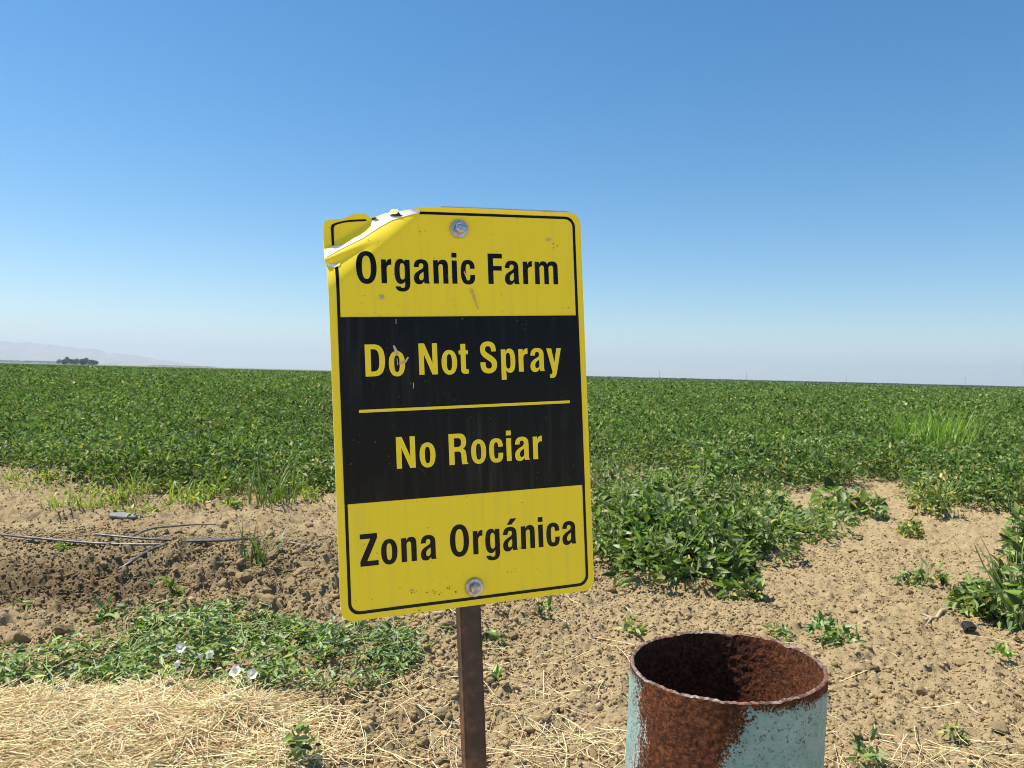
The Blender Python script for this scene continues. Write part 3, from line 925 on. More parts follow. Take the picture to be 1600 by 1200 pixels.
def sheet_mesh(name, contours, lift, mats, fine=True, thick=0.0, zf=sheet_z, filled_mesh=None):
    """flat contours (first may have holes) filled, cut to a grid, draped on the sheet"""
    if filled_mesh is None:
        filled_mesh = fill(contours)
    bm = bmesh.new(); bm.from_mesh(filled_mesh)
    for v in bm.verts: v.co.z = 0
    if fine:
        cut_grid(bm, list(np.arange(-.154, -.03, .0024)) + list(np.arange(-.03, .155, .012)), list(np.arange(-.23, .13, .02)) + list(np.arange(.13, .238, .0024)))
    bmesh.ops.remove_doubles(bm, verts=bm.verts, dist=1e-5)
    bm.normal_update()
    co = np.array([v.co[:] for v in bm.verts]); z = zf(co[:, 0], co[:, 1]) + lift
    bnd = [(e.verts[0].index, e.verts[1].index) for e in bm.edges if len(e.link_faces) == 1]
    faces = []
    for fc in bm.faces:
        ix = [v.index for v in fc.verts]
        faces.append(ix if fc.normal.z > 0 else ix[::-1])
    bm.free()
    V = np.column_stack([co[:, :2], z]); mi = [0] * len(faces)
    if thick:
        n = len(V); Bk = V - np.array([0, 0, thick]); Vr = np.concatenate([V, Bk]); V = np.concatenate([V, Bk, Vr])
        faces = faces + [[i + n for i in f[::-1]] for f in faces]; mi = mi + [2] * len(mi)
        for a, b in bnd:
            faces.append([a + 2 * n, b + 2 * n, b + 3 * n, a + 3 * n]); mi.append(1)
    me = bpy.data.meshes.new(name); me.from_pydata([tuple(x) for x in V], [], faces)
    for m in mats: me.materials.append(m)
    me.polygons.foreach_set('material_index', mi)
    me.polygons.foreach_set('use_smooth', [bool(fine)] * len(faces))
    me.update()
    return me


def fill(contours):
    cu = bpy.data.curves.new('tmp', 'CURVE'); cu.dimensions = '2D'; cu.fill_mode = 'BOTH'
    for c in contours:
        sp = cu.splines.new('POLY'); sp.points.add(len(c) - 1)
        for p, q in zip(sp.points, c): p.co = (q[0], q[1], 0, 1)
        sp.use_cyclic_u = True
    o = bpy.data.objects.new('tmp', cu); COL.objects.link(o)
    dg = bpy.context.evaluated_depsgraph_get(); me = bpy.data.meshes.new_from_object(o.evaluated_get(dg))
    bpy.data.objects.remove(o); bpy.data.curves.remove(cu)
    return me


def rrect(u0, u1, v0, v1, r, k=8):
    out = []
    for cx, cy, a0 in ((u1 - r, v1 - r, 0), (u0 + r, v1 - r, 90), (u0 + r, v0 + r, 180), (u1 - r, v0 + r, 270)):
        for i in range(k + 1):
            a = math.radians(a0 + 90 * i / k); out.append((cx + r * math.cos(a), cy + r * math.sin(a)))
    return out


# materials of the sign
t = NT('yellow_sheet'); sp = t.noise(260, 3, .5); sc = t.noise(55, 3, .6); dn = t.noise(14, 5, .6)
cY = t.mix(t.math('MULTIPLY', dn, .35), (.95, .735, .026), (.91, .69, .022))
speck = t.math('GREATER_THAN', t.math('MULTIPLY', sp, t.math('GREATER_THAN', sc, .60)), .66)
cY = t.mix(t.math('MULTIPLY', speck, .6), cY, (.28, .19, .06))
mp = t.n('ShaderNodeMapping'); mp.inputs['Scale'].default_value = (90, 5, 1); t.l(t.tc.outputs['Object'], mp.inputs['Vector']); nz = t.n('ShaderNodeTexNoise'); nz.inputs['Scale'].default_value = 1; nz.inputs['Detail'].default_value = 4; t.l(mp.outputs[0], nz.inputs['Vector'])
cY = t.mix(t.ramp(nz.outputs['Fac'], [(.52, (0, 0, 0)), (.75, (.22, .22, .22))]), cY, (.55, .44, .10))
t.base(cY); t.set(Roughness=.42); t.b.inputs['Specular IOR Level'].default_value = .28
t.bump(dn, .05, .002); M['yellow'] = t.m
t = NT('black_film'); sp = t.noise(300, 2, .5); sc = t.noise(45, 3, .6)
speck = t.math('GREATER_THAN', t.math('MULTIPLY', sp, t.math('GREATER_THAN', sc, .58)), .68)
mp = t.n('ShaderNodeMapping'); mp.inputs['Scale'].default_value = (110, 6, 1); t.l(t.tc.outputs['Object'], mp.inputs['Vector']); nz = t.n('ShaderNodeTexNoise'); nz.inputs['Scale'].default_value = 1; nz.inputs['Detail'].default_value = 4; t.l(mp.outputs[0], nz.inputs['Vector'])
dust = t.mix(t.math('MULTIPLY', t.ramp(nz.outputs['Fac'], [(.48, (0, 0, 0)), (.72, (1, 1, 1))]), t.ramp(t.noise(7, 3), [(.42, (0, 0, 0)), (.62, (1, 1, 1))])), (.0022, .0028, .004), (.022, .023, .022))
t.base(t.mix(t.math('MULTIPLY', speck, .5), dust, (.12, .12, .12)))
t.l(t.ramp(t.noise(9, 5), [(.3, (.24, .24, .24)), (.7, (.36, .36, .36))]), t.b.inputs['Roughness']); t.b.inputs['Specular IOR Level'].default_value = .20; M['black'] = t.m
M['edge'] = plain('sheet_edge', (.74, .70, .52), .6).m
M['white'] = plain('torn_glare_white', (.86, .85, .80), .55, vary=.05).m  # white of the tear, also colours the painted glare on the ridge
M['alu'] = plain('aluminium', (.62, .62, .62), .35, .9).m

OUT_PX = [(513.6, 460), (511.5, 430), (510, 412), (507.5, 408), (506, 385), (505, 362), (505.5, 350), (509, 345), (516, 343), (528, 342.5), (538, 341.5), (546, 336.5), (556, 334), (570, 333.5), (576, 337), (579, 341), (588, 338),
          (600, 334), (610, 331.5), (611, 327.5), (621, 326.5), (623, 330.5), (640, 327), (654, 324.5)]


def suvz(px, py):
    u = v = z = 0.0
    for _ in range(14):
        u, v = suv(px, py, z); z = .5 * z + .5 * float(sheet_z(np.array([u]), np.array([v]))[0])
    return u, v


tl = [suvz(a, b) for a, b in OUT_PX]
rr_ = rrect(-.1525, .1525, -.2285, .2335, .014)
TR = rr_[:9]; BLc = rr_[18:27]; BRc = rr_[27:36]
outline = tl + [(-.03, .2335), (.02, .2338), (.08, .2334), (.12, .2328)] + TR[::-1] + BRc[::-1] + BLc[::-1]
outline = [(float(a), float(b)) for a, b in outline]
obj('panel', sheet_mesh('panel', [outline], 0.0, [M['yellow'], M['edge'], M['alu']], thick=.0022), sign)
# flat aluminium plate behind
bp_out = [(-.02, .2362), (.135, .2362), (.147, .2330), (.1505, .22), (.1505, -.2265), (-.1505, -.2265), (-.1505, .10), (-.118, .15), (-.045, .228)]
obj('backing_plate', sheet_mesh('backing_plate', [bp_out], -.0030, [M['alu'], M['white'], M['alu']], fine=False, thick=.0016, zf=lambda u, v: 0 * u), sign)

bl, br, bb, bt = -.1437, .1446, -.2214, .2284
ro_ = rrect(bl - .0003, br + .0003, bb - .0004, bt, .0125); ri_ = rrect(bl + .0031, br - .0031, bb + .0031, bt - .0031, .0098)
o_end = (bl - .0003, suv(521, 415)[1]); i_end = (bl + .0031, suv(525, 414)[1]); o_st = (suv(657, 331)[0], bt); i_st = (suv(655, 334)[0], bt - .0031)
ring = [o_st] + ro_[:9][::-1] + ro_[27:][::-1] + ro_[18:27][::-1] + [o_end, i_end] + ri_[18:27] + ri_[27:] + ri_[:9] + [i_st]
obj('border', sheet_mesh('border', [ring], .0003, [M['black']]), sign)
tip_o = [(518.6, 384), (517.4, 365), (516.6, 356), (518, 351.5), (522, 349.2), (527, 347.6), (538, 345), (548, 343.6), (560, 343), (571, 342.6)]
tip_i = [(573, 345.6), (560, 346.2), (548, 346.8), (538, 348), (528, 350.4), (523.5, 352.6), (521.4, 356), (521.4, 365), (522.4, 383)]
obj('border', sheet_mesh('border', [[suvz(*q) for q in tip_o + tip_i]], .0004, [M['black']]), sign)
for q in ([(580.5, 342), (584, 340.5), (588, 341.5), (592, 343.5), (586, 344.8), (581, 344.6)], [(608, 337.5), (611, 335), (620, 334), (622, 330.8), (626, 336), (630, 337.8), (618, 338.6)]):
    obj('border', sheet_mesh('border', [[suvz(*k) for k in q]], .0014, [M['black']]), sign)
obj('black_band', sheet_mesh('black_band', [[(bl - .0003, -.0991), (br + .0003, -.0991), (br + .0003, .1079), (bl - .0003, .1079)]], .0006, [M['black']]), sign)
obj('divider_line', sheet_mesh('divider_line', [[(-.1245, .0013), (.1288, .0013), (.1288, .0046), (-.1245, .0046)]], .0009, [M['yellow']]), sign)


def path(s):
    """tiny path language: M/L x,y  H x  V y  C six numbers  -> polygon"""
    tk = s.replace(',', ' ').split(); pts = []; i = 0; cmd = None
    while i < len(tk):
        if tk[i] in 'MLHVC': cmd = tk[i]; i += 1
        g = lambda n: [float(x) for x in tk[i:i + n]]
        if cmd in 'ML': pts.append(tuple(g(2))); i += 2
        elif cmd == 'H': pts.append((g(1)[0], pts[-1][1])); i += 1
        elif cmd == 'V': pts.append((pts[-1][0], g(1)[0])); i += 1
        else:
            a, b, c_, d, e, f_ = g(6); i += 6; x0, y0 = pts[-1]
            for k in range(1, 9):
                q = k / 8; m = 1 - q
                pts.append((m ** 3 * x0 + 3 * m * m * q * a + 3 * m * q * q * c_ + q ** 3 * e, m ** 3 * y0 + 3 * m * m * q * b + 3 * m * q * q * d + q ** 3 * f_))
    if math.dist(pts[0], pts[-1]) < 1e-6: pts.pop()
    return pts


def oval(x0, x1, y0, y1, kv=.64, kh=.62):
    cx, cy = (x0 + x1) / 2, (y0 + y1) / 2; a, b = (x1 - x0) / 2, (y1 - y0) / 2
    return path(f'M {x0},{cy} C {x0},{cy + b * kv} {cx - a * kh},{y1} {cx},{y1} C {cx + a * kh},{y1} {x1},{cy + b * kv} {x1},{cy} C {x1},{cy - b * kv} {cx + a * kh},{y0} {cx},{y0} C {cx - a * kh},{y0} {x0},{cy - b * kv} {x0},{cy}')


GLYPH = {
    'O': [oval(0, 22.7, -.9, 36.6), oval(6.4, 16.3, 4.6, 31.1, .74, .62)],
    'o': [oval(0, 18.4, -.9, 27.8), oval(6.1, 12.3, 4.0, 22.9, .78, .66)],
    'D': [path('M 0,0 V 35.8 H 9.5 C 18.5,35.8 22.1,30 22.1,17.9 C 22.1,5.8 18.5,0 9.5,0'), path('M 6.4,5.4 V 30.4 H 9 C 14.2,30.4 15.7,27 15.7,17.9 C 15.7,8.8 14.2,5.4 9,5.4')],
    'N': [path('M 0,0 V 35.8 H 6.6 L 15.7,13 V 35.8 H 21.6 V 0 H 15.2 L 5.9,23.2 V 0')],
    'F': [path('M 0,0 V 35.8 H 17.6 V 30.2 H 6.4 V 21.2 H 16.9 V 15.8 H 6.4 V 0')],
    'R': [path('M 0,0 V 35.8 H 12.5 C 18.4,35.8 20.9,32 20.9,26.3 C 20.9,22.3 19.6,19.6 16.6,18.2 C 19.3,16.9 20.3,14.8 20.5,11.5 L 20.9,5 C 21,2.8 21.4,1.2 22.8,0 H 15.6 C 15,1.5 14.8,3.5 14.7,5.5 L 14.5,10.5 C 14.4,13.8 13.2,15.2 10.2,15.2 H 6.3 V 0'),
          path('M 6.3,20.4 V 30.6 H 11 C 13.4,30.6 14.7,29 14.7,25.6 C 14.7,22 13.4,20.4 11,20.4')],
    'Z': [path('M 0,0 V 5.2 L 12,30.3 H .4 V 35.8 H 19.4 V 30.6 L 7.6,5.5 H 20.2 V 0')],
    'S': [path('M 19.3,24.8 H 13.6 C 13.6,29.2 12.4,31.2 9.6,31.2 C 7.2,31.2 6.1,29.8 6.1,27.6 C 6.1,25.2 7.6,24 10.6,22 C 16.6,18.2 20.3,15.6 20.3,9.9 C 20.3,3.2 16.4,-.9 10.1,-.9 C 3.4,-.9 0,3.2 0,10.2 V 12.4 H 6.2 V 11 C 6.2,6.8 7.4,4.8 10.2,4.8 C 12.8,4.8 14,6.4 14,8.8 C 14,11.4 12.2,12.8 9.2,14.8 C 3.6,18.4 .1,21.2 .1,27.2 C .1,33.2 3.6,36.7 9.8,36.7 C 16,36.7 19.3,33.2 19.3,26.6')],
    'n': [path('M 0,0 V 26.9 H 5.7 V 23.9 C 7,26.5 8.8,27.7 11.2,27.7 C 15.4,27.7 17.3,25.2 17.3,20.6 V 0 H 11.3 V 19.2 C 11.3,21.6 10.6,22.6 9,22.6 C 7,22.6 6,21.2 6,18.6 V 0')],
    'm': [path('M 0,0 V 26.9 H 5.6 V 24 C 6.8,26.5 8.6,27.7 10.8,27.7 C 13.2,27.7 15,26.6 16,24.2 C 17.4,26.6 19.4,27.7 22.2,27.7 C 27,27.7 29.5,25.4 29.5,21 V 0 H 23.6 V 19.4 C 23.6,21.6 22.9,22.6 21,22.6 C 18.6,22.6 17.6,21.2 17.6,18.6 V 0 H 11.8 V 19.4 C 11.8,21.6 11.2,22.6 9.5,22.6 C 7,22.6 5.9,21.2 5.9,18.6 V 0')],
    'r': [path('M 0,0 V 26.9 H 5.6 V 23 C 6.8,26.4 8.6,27.8 11.7,27.6 V 21 C 7.8,21.2 6.1,19.6 6.1,15.6 V 0')],
    'i': [path('M 0,0 V 26.9 H 6 V 0'), path('M 0,30.3 V 35.9 H 6 V 30.3')],
    't': [path('M 2,34.4 H 8 V 26.9 H 10.8 V 22.3 H 8 V 6.6 C 8,5.2 8.6,4.7 9.8,4.7 L 11,4.8 V 0 C 10,-.3 8.8,-.4 7.6,-.4 C 3.8,-.4 2,1.2 2,5 V 22.3 H -.3 V 26.9 H 2')],
    'c': [path('M 16.9,17.6 H 11.2 V 18.4 C 11.2,21.6 10.6,23 8.8,23 C 6.8,23 6,21.2 6,17 V 9.8 C 6,5.6 6.8,3.9 8.8,3.9 C 10.7,3.9 11.3,5.3 11.3,8.8 V 10.4 H 17.1 V 8.6 C 17.1,2.2 14.2,-.9 8.8,-.9 C 2.6,-.9 0,3.4 0,13.4 C 0,23.4 2.6,27.8 8.8,27.8 C 14.2,27.8 16.9,24.6 16.9,18.6')],
    'a': [path('M .4,18.8 H 6 C 6.1,21.8 6.8,23.2 8.8,23.2 C 10.6,23.2 11.4,22.2 11.4,20.2 C 11.4,18 10.4,17 7.6,15.6 C 2.4,13 0,10.6 0,6 C 0,1.4 2.2,-.9 5.8,-.9 C 8.4,-.9 10.2,.4 11.6,2.9 C 11.7,1.8 11.8,.8 12.1,0 H 18.2 V .6 C 17.4,1.3 17.2,2.4 17.2,4.4 V 19.6 C 17.2,25 14.4,27.8 8.8,27.8 C 3.4,27.8 .5,24.8 .4,18.8'),
          path('M 11.4,13.6 C 8,11.8 6,10.2 6,6.8 C 6,4.8 6.8,3.7 8.2,3.7 C 10.2,3.7 11.4,5.2 11.4,8')],
    'g': [path('M 11.9,26.9 H 17.7 V .6 C 17.7,-6 14.6,-9.3 8.8,-9.3 C 3.8,-9.3 1,-7.2 .7,-3.4 H 6.4 C 6.7,-4.7 7.4,-5.2 8.8,-5.2 C 10.8,-5.2 11.8,-4 11.8,-1.6 V 2.6 C 10.6,.4 9,-.6 6.9,-.6 C 2.2,-.6 0,4 0,13.4 C 0,23.2 2.4,27.8 7.2,27.8 C 9.4,27.8 10.9,26.6 11.9,24'),
          path('M 11.8,17.4 C 11.8,21.4 10.8,23 9,23 C 6.8,23 6,20.6 6,13.6 C 6,6.6 6.8,4.3 9,4.3 C 10.8,4.3 11.8,5.9 11.8,9.6')],
    'p': [path('M 0,-8.9 V 26.9 H 5.6 V 24.2 C 6.8,26.6 8.4,27.8 10.6,27.8 C 15.4,27.8 17.7,23.2 17.7,13.4 C 17.7,3.8 15.4,-.9 10.8,-.9 C 8.8,-.9 7.2,.1 6,2.2 V -8.9'),
          path('M 6,17.2 C 6,21.2 7,22.9 8.8,22.9 C 11,22.9 11.7,20.6 11.7,13.5 C 11.7,6.4 11,4 8.8,4 C 7,4 6,5.7 6,9.6')],
    'y': [path('M 0,26.9 H 6.3 L 9.9,10 L 13.1,26.9 H 19 L 12.6,-2.6 C 11.7,-6.8 9.8,-8.9 6.2,-8.9 C 5.2,-8.9 4.4,-8.8 3.7,-8.6 V -4 C 6,-4.3 7,-3.6 7,-1.6 C 7,-.6 6.8,.2 6.5,1.2')],
}
GLYPH['\u00e1'] = GLYPH['a'] + [[(5.6, 30.4), (11.2, 30.4), (17.6, 37.4), (10, 37.4)]]
ROWS = [(.1458, 'black', .0003, [('O', -.1216), ('r', -.0938), ('g', -.0789), ('a', -.0568), ('n', -.0339), ('i', -.0119), ('c', -.0015), ('F', .0318), ('a', .0523), ('r', .0752), ('m', .0904)]),
        (.0414, 'yellow', .0009, [('D', -.1156), ('o', -.0893), ('N', -.0548), ('o', -.0285), ('t', -.0076), ('S', .0179), ('p', .0434), ('r', .0652), ('a', .0800), ('y', .1009)]),
        (-.0637, 'yellow', .0009, [('N', -.0846), ('o', -.0582), ('R', -.0238), ('o', .0025), ('c', .0245), ('i', .0459), ('a', .0564), ('r', .0792)]),
        (-.1694, 'black', .0003, [('Z', -.1291), ('o', -.1058), ('n', -.0829), ('a', -.0608), ('O', -.0265), ('r', .0010), ('g', .0158), ('\u00e1', .0375), ('n', .0601), ('i', .0820), ('c', .0922), ('a', .1128)])]
for v0, col, lift, gl in ROWS:
    cs = [[(u0 + x * .001, v0 + y * .001) for x, y in c] for g, u0 in gl for c in GLYPH[g]]
    me = sheet_mesh('lettering', None, lift, [M[col]], fine=(v0 > .14), filled_mesh=fill(cs))
    obj('lettering', me, sign)


def px_poly(pts, z=0.0): return [suvz(a, b) for a, b in pts]


# white torn lip, scratches, and exposed backing with the ridge's glare painted in white
zt = -.008
obj('torn_glare_patch', sheet_mesh('torn_glare_patch', [px_poly([(509, 391), (521, 385), (536, 382.5), (578, 359), (581, 345.5), (590, 339.5), (610, 333.5), (640, 328.5), (655, 326), (656, 332), (636, 337), (612, 344.5), (594, 354.5), (566, 372.5), (540, 385.5), (520, 396), (510, 401.5)], zt)], .0005, [M['white']]), sign)
obj('torn_lip', sheet_mesh('torn_lip', [px_poly([(511, 411.5), (517, 412.5), (524, 413.5), (532, 411), (530, 415), (523, 418), (514, 416.5)])], .0008, [M['white']]), sign)
scr = [[(613.5, 540), (616, 540), (621, 548), (622, 556), (619, 556), (616, 548)], [(623, 567), (627, 564), (632, 564), (637, 557), (638.5, 559), (634, 567), (628, 569), (624, 570)],
       [(619.5, 560), (620.5, 560), (621.5, 570), (620.3, 571)], [(734, 452), (735.6, 452), (748, 484), (746.6, 484)], [(737, 452), (738, 452), (743.5, 468), (742.5, 468)],
       [(592, 462), (599, 461), (600, 466), (594, 469)], [(852, 374), (860, 372.5), (861, 375.5), (855, 377)], [(724, 425), (726, 424), (728, 431), (727, 433)], [(645, 598), (646.4, 598), (646, 607), (645, 607)],
       [(618, 499), (619, 499), (619, 506), (618, 506)], [(812, 854), (814, 854), (814, 858), (812, 857)]]
M['scratch'] = plain('scratch', (.52, .44, .30), .8, vary=.25, scale=200).m
obj('scratches', sheet_mesh('scratches', [px_poly(s) for s in scr], .0013, [M['scratch']], fine=False), sign)
dots = []
rd = np.random.default_rng(5)
for cx, cy, w_, h_, k in ((646, 923, 6, 4, 8), (706, 918, 7, 4, 7), (680, 924, 22, 4, 7), (712, 925, 4, 3, 3), (868, 386, 6, 8, 3), (570, 850, 6, 6, 2), (655, 952, 3, 3, 2)):
    for _ in range(k):
        x, y = cx + rd.normal(0, w_ * .5), cy + rd.normal(0, h_ * .5); s_ = rd.uniform(.5, 1.5)
        dots.append([(x - s_, y), (x, y + s_ * .8), (x + s_ * .8, y), (x, y - s_)])
obj('rust_spots', sheet_mesh('rust_spots', [px_poly(s) for s in dots], .0011, [plain('rust_spot', (.14, .07, .025), .9).m], fine=False), sign)

# bolts
M['zinc'] = plain('zinc', (.50, .51, .53), .36, .85, vary=.3, scale=120).m
M['zinc_rust'] = plain('stained_zinc', (.46, .44, .42), .45, .75, vary=.4, scale=160).m


def lathe(prof, k=40):
    a = np.linspace(0, 2 * np.pi, k, endpoint=False); v = []; f = []
    for r_, z_ in prof: v += [(r_ * math.cos(x), r_ * math.sin(x), z_) for x in a]
    for i in range(len(prof) - 1):
        for j in range(k): f.append((i * k + j, i * k + (j + 1) % k, (i + 1) * k + (j + 1) % k, (i + 1) * k + j))
    f.append(tuple(range((len(prof) - 1) * k, len(prof) * k)))
    return v, f


for n_, (u, v) in enumerate(((-.0017, .2091), (.0002, -.2073))):
    mats = [M['zinc' if n_ == 0 else 'zinc_rust']]
    vv, ff = lathe([(.0108, .0005), (.0108, .0016), (.0102, .0022), (.0066, .0026), (.0060, .0024)])
    w = obj('washer', make_mesh('washer', vv, ff, mats), None)
    # hex flange head
    hx = []; fx = []
    for r_, z_ in ((.0066, .0024), (.0066, .0062), (.0058, .0078), (.0030, .0084)):
        hx += [(r_ * math.cos(math.radians(60 * k + 12 + 23 * n_)), r_ * math.sin(math.radians(60 * k + 12 + 23 * n_)), z_) for k in range(6)]
    for i in range(3):
        for j in range(6): fx.append((i * 6 + j, i * 6 + (j + 1) % 6, (i + 1) * 6 + (j + 1) % 6, (i + 1) * 6 + j))
    fx.append(tuple(range(18, 24)))
    b = obj('bolt', make_mesh('bolt', hx, fx, mats), sign, loc=(u, v, 0.0012))
    w.parent = b

# post: square steel tube
t = NT('brown_post'); a = t.noise(60, 6); b = t.noise(16, 6, .7)
t.base(t.mix(t.ramp(b, [(.52, (0, 0, 0)), (.62, (1, 1, 1))]), t.ramp(a, [(.3, (.024, .013, .010)), (.6, (.055, .027, .018)), (.8, (.09, .042, .026))]), t.ramp(a, [(.4, (.09, .036, .018)), (.65, (.20, .085, .042))]))); t.set(Roughness=.55); t.bump(a, .25, .001); M['post'] = t.m
bm = bmesh.new(); bmesh.ops.create_cube(bm, size=1)
for v in bm.verts:
    v.co.x = v.co.x * .0254 - .0033; v.co.z = v.co.z * .0254 - .0173; v.co.y = .2255 if v.co.y > 0 else -1.27
bmesh.ops.bevel(bm, geom=[e for e in bm.edges if abs(e.verts[0].co.y - e.verts[1].co.y) > .5], offset=.003, segments=3, affect='EDGES')
me = bpy.data.meshes.new('post'); bm.to_mesh(me); bm.free(); me.materials.append(M['post'])
obj('post', me, sign)

# ------------------------------------------------------------------ the pipe
def build_pipe():
    RIM = .733; R = .1555; TH = .0065
    c = at_z(1134, 1037, RIM); lean = math.radians(1.3)
    K = 420
    ang = np.linspace(-math.pi, math.pi, K, endpoint=False)      # 0 = towards +x, -pi/2 = towards the camera
    rag = .0035 * fbm(np.cos(ang) * 3, np.sin(ang) * 3, 3, 90) + .0018 * perlin(np.cos(ang) * 30, np.sin(ang) * 30, 91)
    rag = rag + .0105 * np.cos(ang) - .004 * np.exp(-((ang - .55) / .06) ** 2) - .002 * np.exp(-((ang + 2.75) / .08) ** 2) - .004 * np.exp(-((ang - 1.25) / .04) ** 2)
    hs = np.concatenate([np.linspace(0, .30, 150), np.linspace(.31, RIM + .03, 40)])
    ro = R + .0016 * fbm(np.cos(ang) * 4, np.sin(ang) * 4, 3, 93)

    def wall(rad, noise_amp, seed):
        A, H = np.meshgrid(ang, hs, indexing='xy')
        n_ = noise_amp * (fbm(A * 14, H * 90, 3, seed) + .5 * perlin(A * 60, H * 380, seed + 3))
        rr = rad[None, :] + n_
        Z = RIM + np.where(H < .12, rag[None, :] * (1 - H / .12), 0) - H
        return np.stack([rr * np.cos(A), rr * np.sin(A), Z], -1), A, H
    # outer rust layout, angle measured so that the camera side is in front
    face = math.atan2(-c[1], -c[0])

    def rel(A): return (A - face + math.pi) % (2 * math.pi) - math.pi       # - = left as seen, + = right
    Po, A, H = wall(ro, .0006, 95)
    x = np.sin(rel(A))                                       # -1 left silhouette .. 1 right silhouette
    x = np.where(np.abs(rel(A)) > math.pi / 2, np.sign(rel(A)) * 1.2, x)
    nz = .10 * fbm(A * 5, H * 14, 3, 97) + .07 * fbm(A * 30, H * 60, 2, 98)
    lft = -.86 + .9 * np.clip(H, 0, .14) - 2.2 * np.clip(H - .10, 0, 1); rgt = .20 - 2.9 * np.clip(H - .02, 0, .18)
    rust = smooth(-.20, .18, x - lft + nz) * smooth(.24, -.20, x - rgt + nz)
    rimband = smooth(.022, -.004, H + .06 * nz - .006 * smooth(.2, .9, x))
    rust = np.maximum(rust, rimband)
    white = smooth(.13, .0, np.abs(x - lft)) * smooth(.0, .05, H) + .8 * smooth(.09, 0, np.abs(x - rgt)) * smooth(.05, .11, H)
    white = np.clip(white, 0, 1) * (rust < .6)
    Pi, A2, H2 = wall(ro - TH, .0012, 101)
    n, m = A.shape; idx = np.arange(n * m).reshape(n, m)

    def quads(ix, flip):
        a, b = ix[:-1], ix[1:]
        q = np.stack([a, np.roll(a, -1, 1), np.roll(b, -1, 1), b], -1).reshape(-1, 4)
        return q[:, ::-1] if not flip else q
    Fo = quads(idx, False); Fi = quads(idx + n * m, True)
    # rim ring, two rows bulging up a little
    top = (Po[0] + Pi[0]) / 2 + np.array([0, 0, .0028]) + np.stack([0 * ang, 0 * ang, .0011 * perlin(np.cos(ang) * 11, np.sin(ang) * 11, 103) + .0012 * perlin(np.cos(ang) * 37 + 5, np.sin(ang) * 31, 104)], -1)
    V = np.concatenate([Po.reshape(-1, 3), Pi.reshape(-1, 3)]); rim0 = len(V)
    V2 = np.concatenate([Po[0], top, Pi[0]]); ri = rim0 + np.arange(3 * m).reshape(3, m)
    Fr = quads(ri[[1, 0]], False); Fr2 = quads(ri[[2, 1]], False)
    zero = np.zeros(n * m)
    M_rust = np.concatenate([rust.ravel(), zero + 1]); M_white = np.concatenate([white.ravel(), zero])
    t = NT('painted_pipe')
    a = t.noise(28, 8, .75); b = t.noise(140, 5, .7); d = t.noise(5, 4)
    fine = t.noise(330, 3, .6)
    rustc = t.ramp(b, [(.36, (.016, .006, .004)), (.48, (.078, .024, .011)), (.62, (.25, .078, .024))])
    rustc = t.mix(.3, rustc, t.ramp(a, [(.40, (.03, .011, .007)), (.60, (.20, .068, .022))]))
    teal = t.mix(t.ramp(a, [(.4, (0, 0, 0)), (.6, (1, 1, 1))]), (.20, .335, .315), (.30, .45, .415))
    teal = t.mix(t.ramp(d, [(.45, (0, 0, 0)), (.75, (.5, .5, .5))]), teal, (.30, .43, .42))
    # flaking: dots of rust, thicker near the rust
    rm = t.attr('rust').outputs['Fac']; wm = t.attr('chalk').outputs['Fac']
    pits = t.math('GREATER_THAN', t.math('ADD', t.math('MULTIPLY', b, .62), t.math('MULTIPLY', fine, .38)), .556)
    pits = t.math('MULTIPLY', pits, t.ramp(d, [(.44, (.1, .1, .1)), (.60, (1, 1, 1))]))
    mask = t.math('GREATER_THAN', t.math('ADD', rm, t.math('MULTIPLY', t.math('SUBTRACT', fine, .5), 2.3)), .5)
    paint = t.mix(t.math('MULTIPLY', wm, t.math('GREATER_THAN', b, .47)), teal, (.50, .58, .57))
    paint = t.mix(t.math('MULTIPLY', pits, .85), paint, (.12, .055, .022))
    paint = t.mix(t.math('MULTIPLY', wm, t.math('GREATER_THAN', fine, .535)), paint, (.11, .048, .026))
    t.base(t.mix(mask, paint, rustc)); t.l(t.mix(mask, (.55, .55, .55), (.95, .95, .95)), t.b.inputs['Roughness'])
    t.b.inputs['Specular IOR Level'].default_value = .3
    t.bump(t.math('ADD', t.math('MULTIPLY', b, t.math('ADD', rm, .15)), t.math('MULTIPLY', mask, .25)), 1.0, .006)
    M['pipe'] = t.m
    t = NT('rim_steel'); a = t.noise(130, 5)
    t.base(t.mix(t.ramp(t.noise(9, 5, .7), [(.45, (0, 0, 0)), (.6, (1, 1, 1))]), t.ramp(a, [(.4, (.06, .024, .014)), (.6, (.22, .10, .06))]), t.ramp(a, [(.45, (.10, .05, .034)), (.62, (.30, .29, .28))]))); t.set(Roughness=.85); t.bump(t.noise(200, 4), .7, .002)
    M['rim'] = t.m
    e = obj('standpipe', None, loc=(c[0] - RIM * math.sin(lean), c[1], 0), rot=(0, lean, 0))
    me = make_mesh('pipe_wall', V, np.concatenate([Fo, Fi]), [M['pipe']], attrs={'rust': M_rust, 'chalk': M_white}, smooth_shade=True)
    obj('pipe_wall', me, e)
    me = make_mesh('rim', V2, np.concatenate([Fr, Fr2]) - rim0, [M['rim']], smooth_shade=True)
    obj('rim', me, e)
    tag(e, 'open steel standpipe with flaking teal paint, rust and a ragged rim', 'pipe')


build_pipe()

